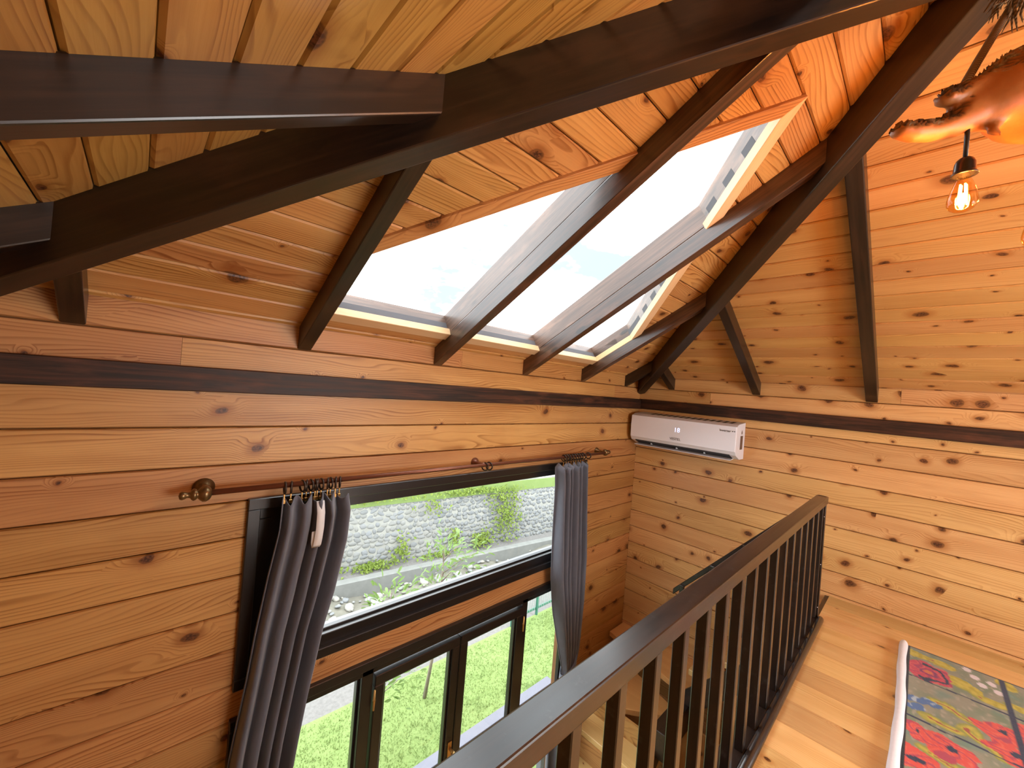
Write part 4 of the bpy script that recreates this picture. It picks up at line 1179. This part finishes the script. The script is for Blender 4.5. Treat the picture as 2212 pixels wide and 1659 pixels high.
for _ in range(26000):
    x = rs.uniform(-26, 18); y = rs.uniform(3.0, 14.0)
    if y > 14.0 - 0.02 * (x + 40) * 1.0: continue
    p = U(x, y, ZG); h = rs.uniform(0.012, 0.036) * (1.4 if noise.noise((x * 0.8, y * 0.8, 0)) > 0.1 else 0.8)
    th = rs.uniform(0, 6.28); d = Vector((math.cos(th), math.sin(th), 0)); le = Vector((rs.uniform(-1, 1), rs.uniform(-1, 1), 0)) * h * 0.9
    w_ = rs.uniform(0.003, 0.006)
    bm.faces.new((bm.verts.new(p - d * w_), bm.verts.new(p + d * w_), bm.verts.new(p + le + Vector((0, 0, h)))))
o = link('lawn_grass', bm_mesh('lawn_grass', bm), M['grass']); tag(o, 'bright green grass growing on the lawn below the window', 'grass', kind='stuff')

# green mesh fence along the path
fe = empty('garden_fence', U(10, 13.6, ZG)); tag(fe, 'green and pale metal fence beyond the lawn, behind the right door pane', 'fence')
for i in range(7):
    x = 3.9 + 3.4 * i
    yf = 13.4 - 0.019 * x
    box('post', U(x - 0.10, yf - 0.10, ZG - 0.3), U(x + 0.10, yf + 0.10, ZG + 5.6), M['fence_green'], fe, 0.002, 'z')
for z in (ZG + 0.55, ZG + 5.2):
    prism('rail', [U(3.8, 13.33, z), U(25, 12.93, z), U(25, 12.93, z + 0.22), U(3.8, 13.33, z + 0.22)], Vector((0, 0.12 * S, 0)), M['fence_green'], fe)
for i in range(60):
    x = 3.9 + 0.34 * i
    yf = 13.42 - 0.019 * x
    box('picket', U(x - 0.035, yf - 0.03, ZG + 0.6), U(x + 0.035, yf + 0.03, ZG + 5.2), M['fence_white'], fe, 0, 'z')

# terrace handrail outside the doors
tr_ = empty('terrace_railing', U(-12, 2.2, ZG)); tag(tr_, 'grey painted terrace railing just outside the glass doors', 'railing')
box('top_rail', U(-14.6, 1.95, -17.0), U(-4.0, 2.5, -16.75), M['terrace'], tr_, 0.003)
for x in (-14.4, -11.9, -9.4, -6.9, -4.3):
    box('post', U(x - 0.18, 2.05, ZG), U(x + 0.18, 2.4, -17.0), M['terrace'], tr_, 0.003, 'z')

# saplings
def leaf_proto():
    vs, fs = [], []
    for i in range(6):
        f = i / 5; w_ = 0.16 * math.sin(math.pi * min(1, f * 0.97 + 0.02)) ** 0.8; z = -0.22 * f * f
        vs += [(f, -w_, z + 0.05 * w_ * 6), (f, 0, z), (f, w_, z + 0.05 * w_ * 6)]
    for i in range(5):
        for j in (0, 1):
            a = i * 3 + j; fs.append((a, a + 3, a + 4, a + 1))
    me = mesh('leaf', vs, fs, True); me.materials.append(M['leaf']); return me
LEAF = leaf_proto()
def sapling(label, base, top, clusters, lsize):
    o = empty('sapling', base); tag(o, label, 'tree', 'saplings on the lawn')
    base, top = Vector(base), Vector(top)
    mid = base.lerp(top, 0.5) + Vector((0.03, 0, 0))
    tube_obj('trunk', [base, base.lerp(mid, 0.5) + Vector((0.02, 0, 0)), mid, top], [0.022, 0.018, 0.014, 0.006], M['bark'], o, 8)
    for (c, r, cnt) in clusters:
        c = Vector(c)
        zf = max(0.15, min(0.95, (c.z - 0.15 - base.z) / (top.z - base.z)))
        root = base.lerp(mid, zf / 0.5) if zf < 0.5 else mid.lerp(top, (zf - 0.5) / 0.5)
        tube_obj('branch', [root, root.lerp(c, 0.5) + Vector((0, 0, 0.03)), c], [0.007, 0.005, 0.003], M['bark'], o, 6)
        for _ in range(cnt):
            p = c + Vector((rs.gauss(0, r), rs.gauss(0, r), rs.gauss(0, r * 1.15)))
            d = (p - root).normalized() + Vector((rs.uniform(-.7, .7), rs.uniform(-.7, .7), rs.uniform(-.6, .2)))
            q = d.to_track_quat('X', 'Z').to_matrix().to_4x4() @ Euler((rs.uniform(-1, 1), 0, 0)).to_matrix().to_4x4()
            k = lsize * rs.uniform(0.7, 1.2)
            link('leaf', LEAF, None, o, Matrix.Translation(p) @ q @ Matrix.Diagonal((k, k, k, 1)))
sapling('taller leafy sapling on the lawn, its crown seen through the upper window pane', U(-6.93, 11, ZG), U(-6.2, 11, -11.3),
        [(U(-6.4, 11, -11.6), 0.10, 36), (U(-5.1, 10.8, -11.5), 0.10, 36), (U(-6.0, 11, -13.0), 0.14, 52), (U(-6.9, 11.1, -14.4), 0.13, 44), (U(-5.6, 11.1, -15.4), 0.13, 36), (U(-4.4, 11, -13.0), 0.11, 36), (U(-3.4, 10.8, -12.4), 0.08, 20), (U(-4.9, 11.2, -14.4), 0.12, 36)], 0.085)
sapling('smaller leafy sapling left of the taller one, below the window sill', U(-13.0, 8.6, ZG), U(-11.3, 9, -12.3),
        [(U(-11.6, 9, -12.7), 0.10, 44), (U(-10.7, 9, -13.0), 0.10, 40), (U(-11.2, 9, -14.4), 0.12, 44), (U(-10.7, 8.8, -16.6), 0.11, 36), (U(-10.5, 8.8, -17.8), 0.09, 26)], 0.08)
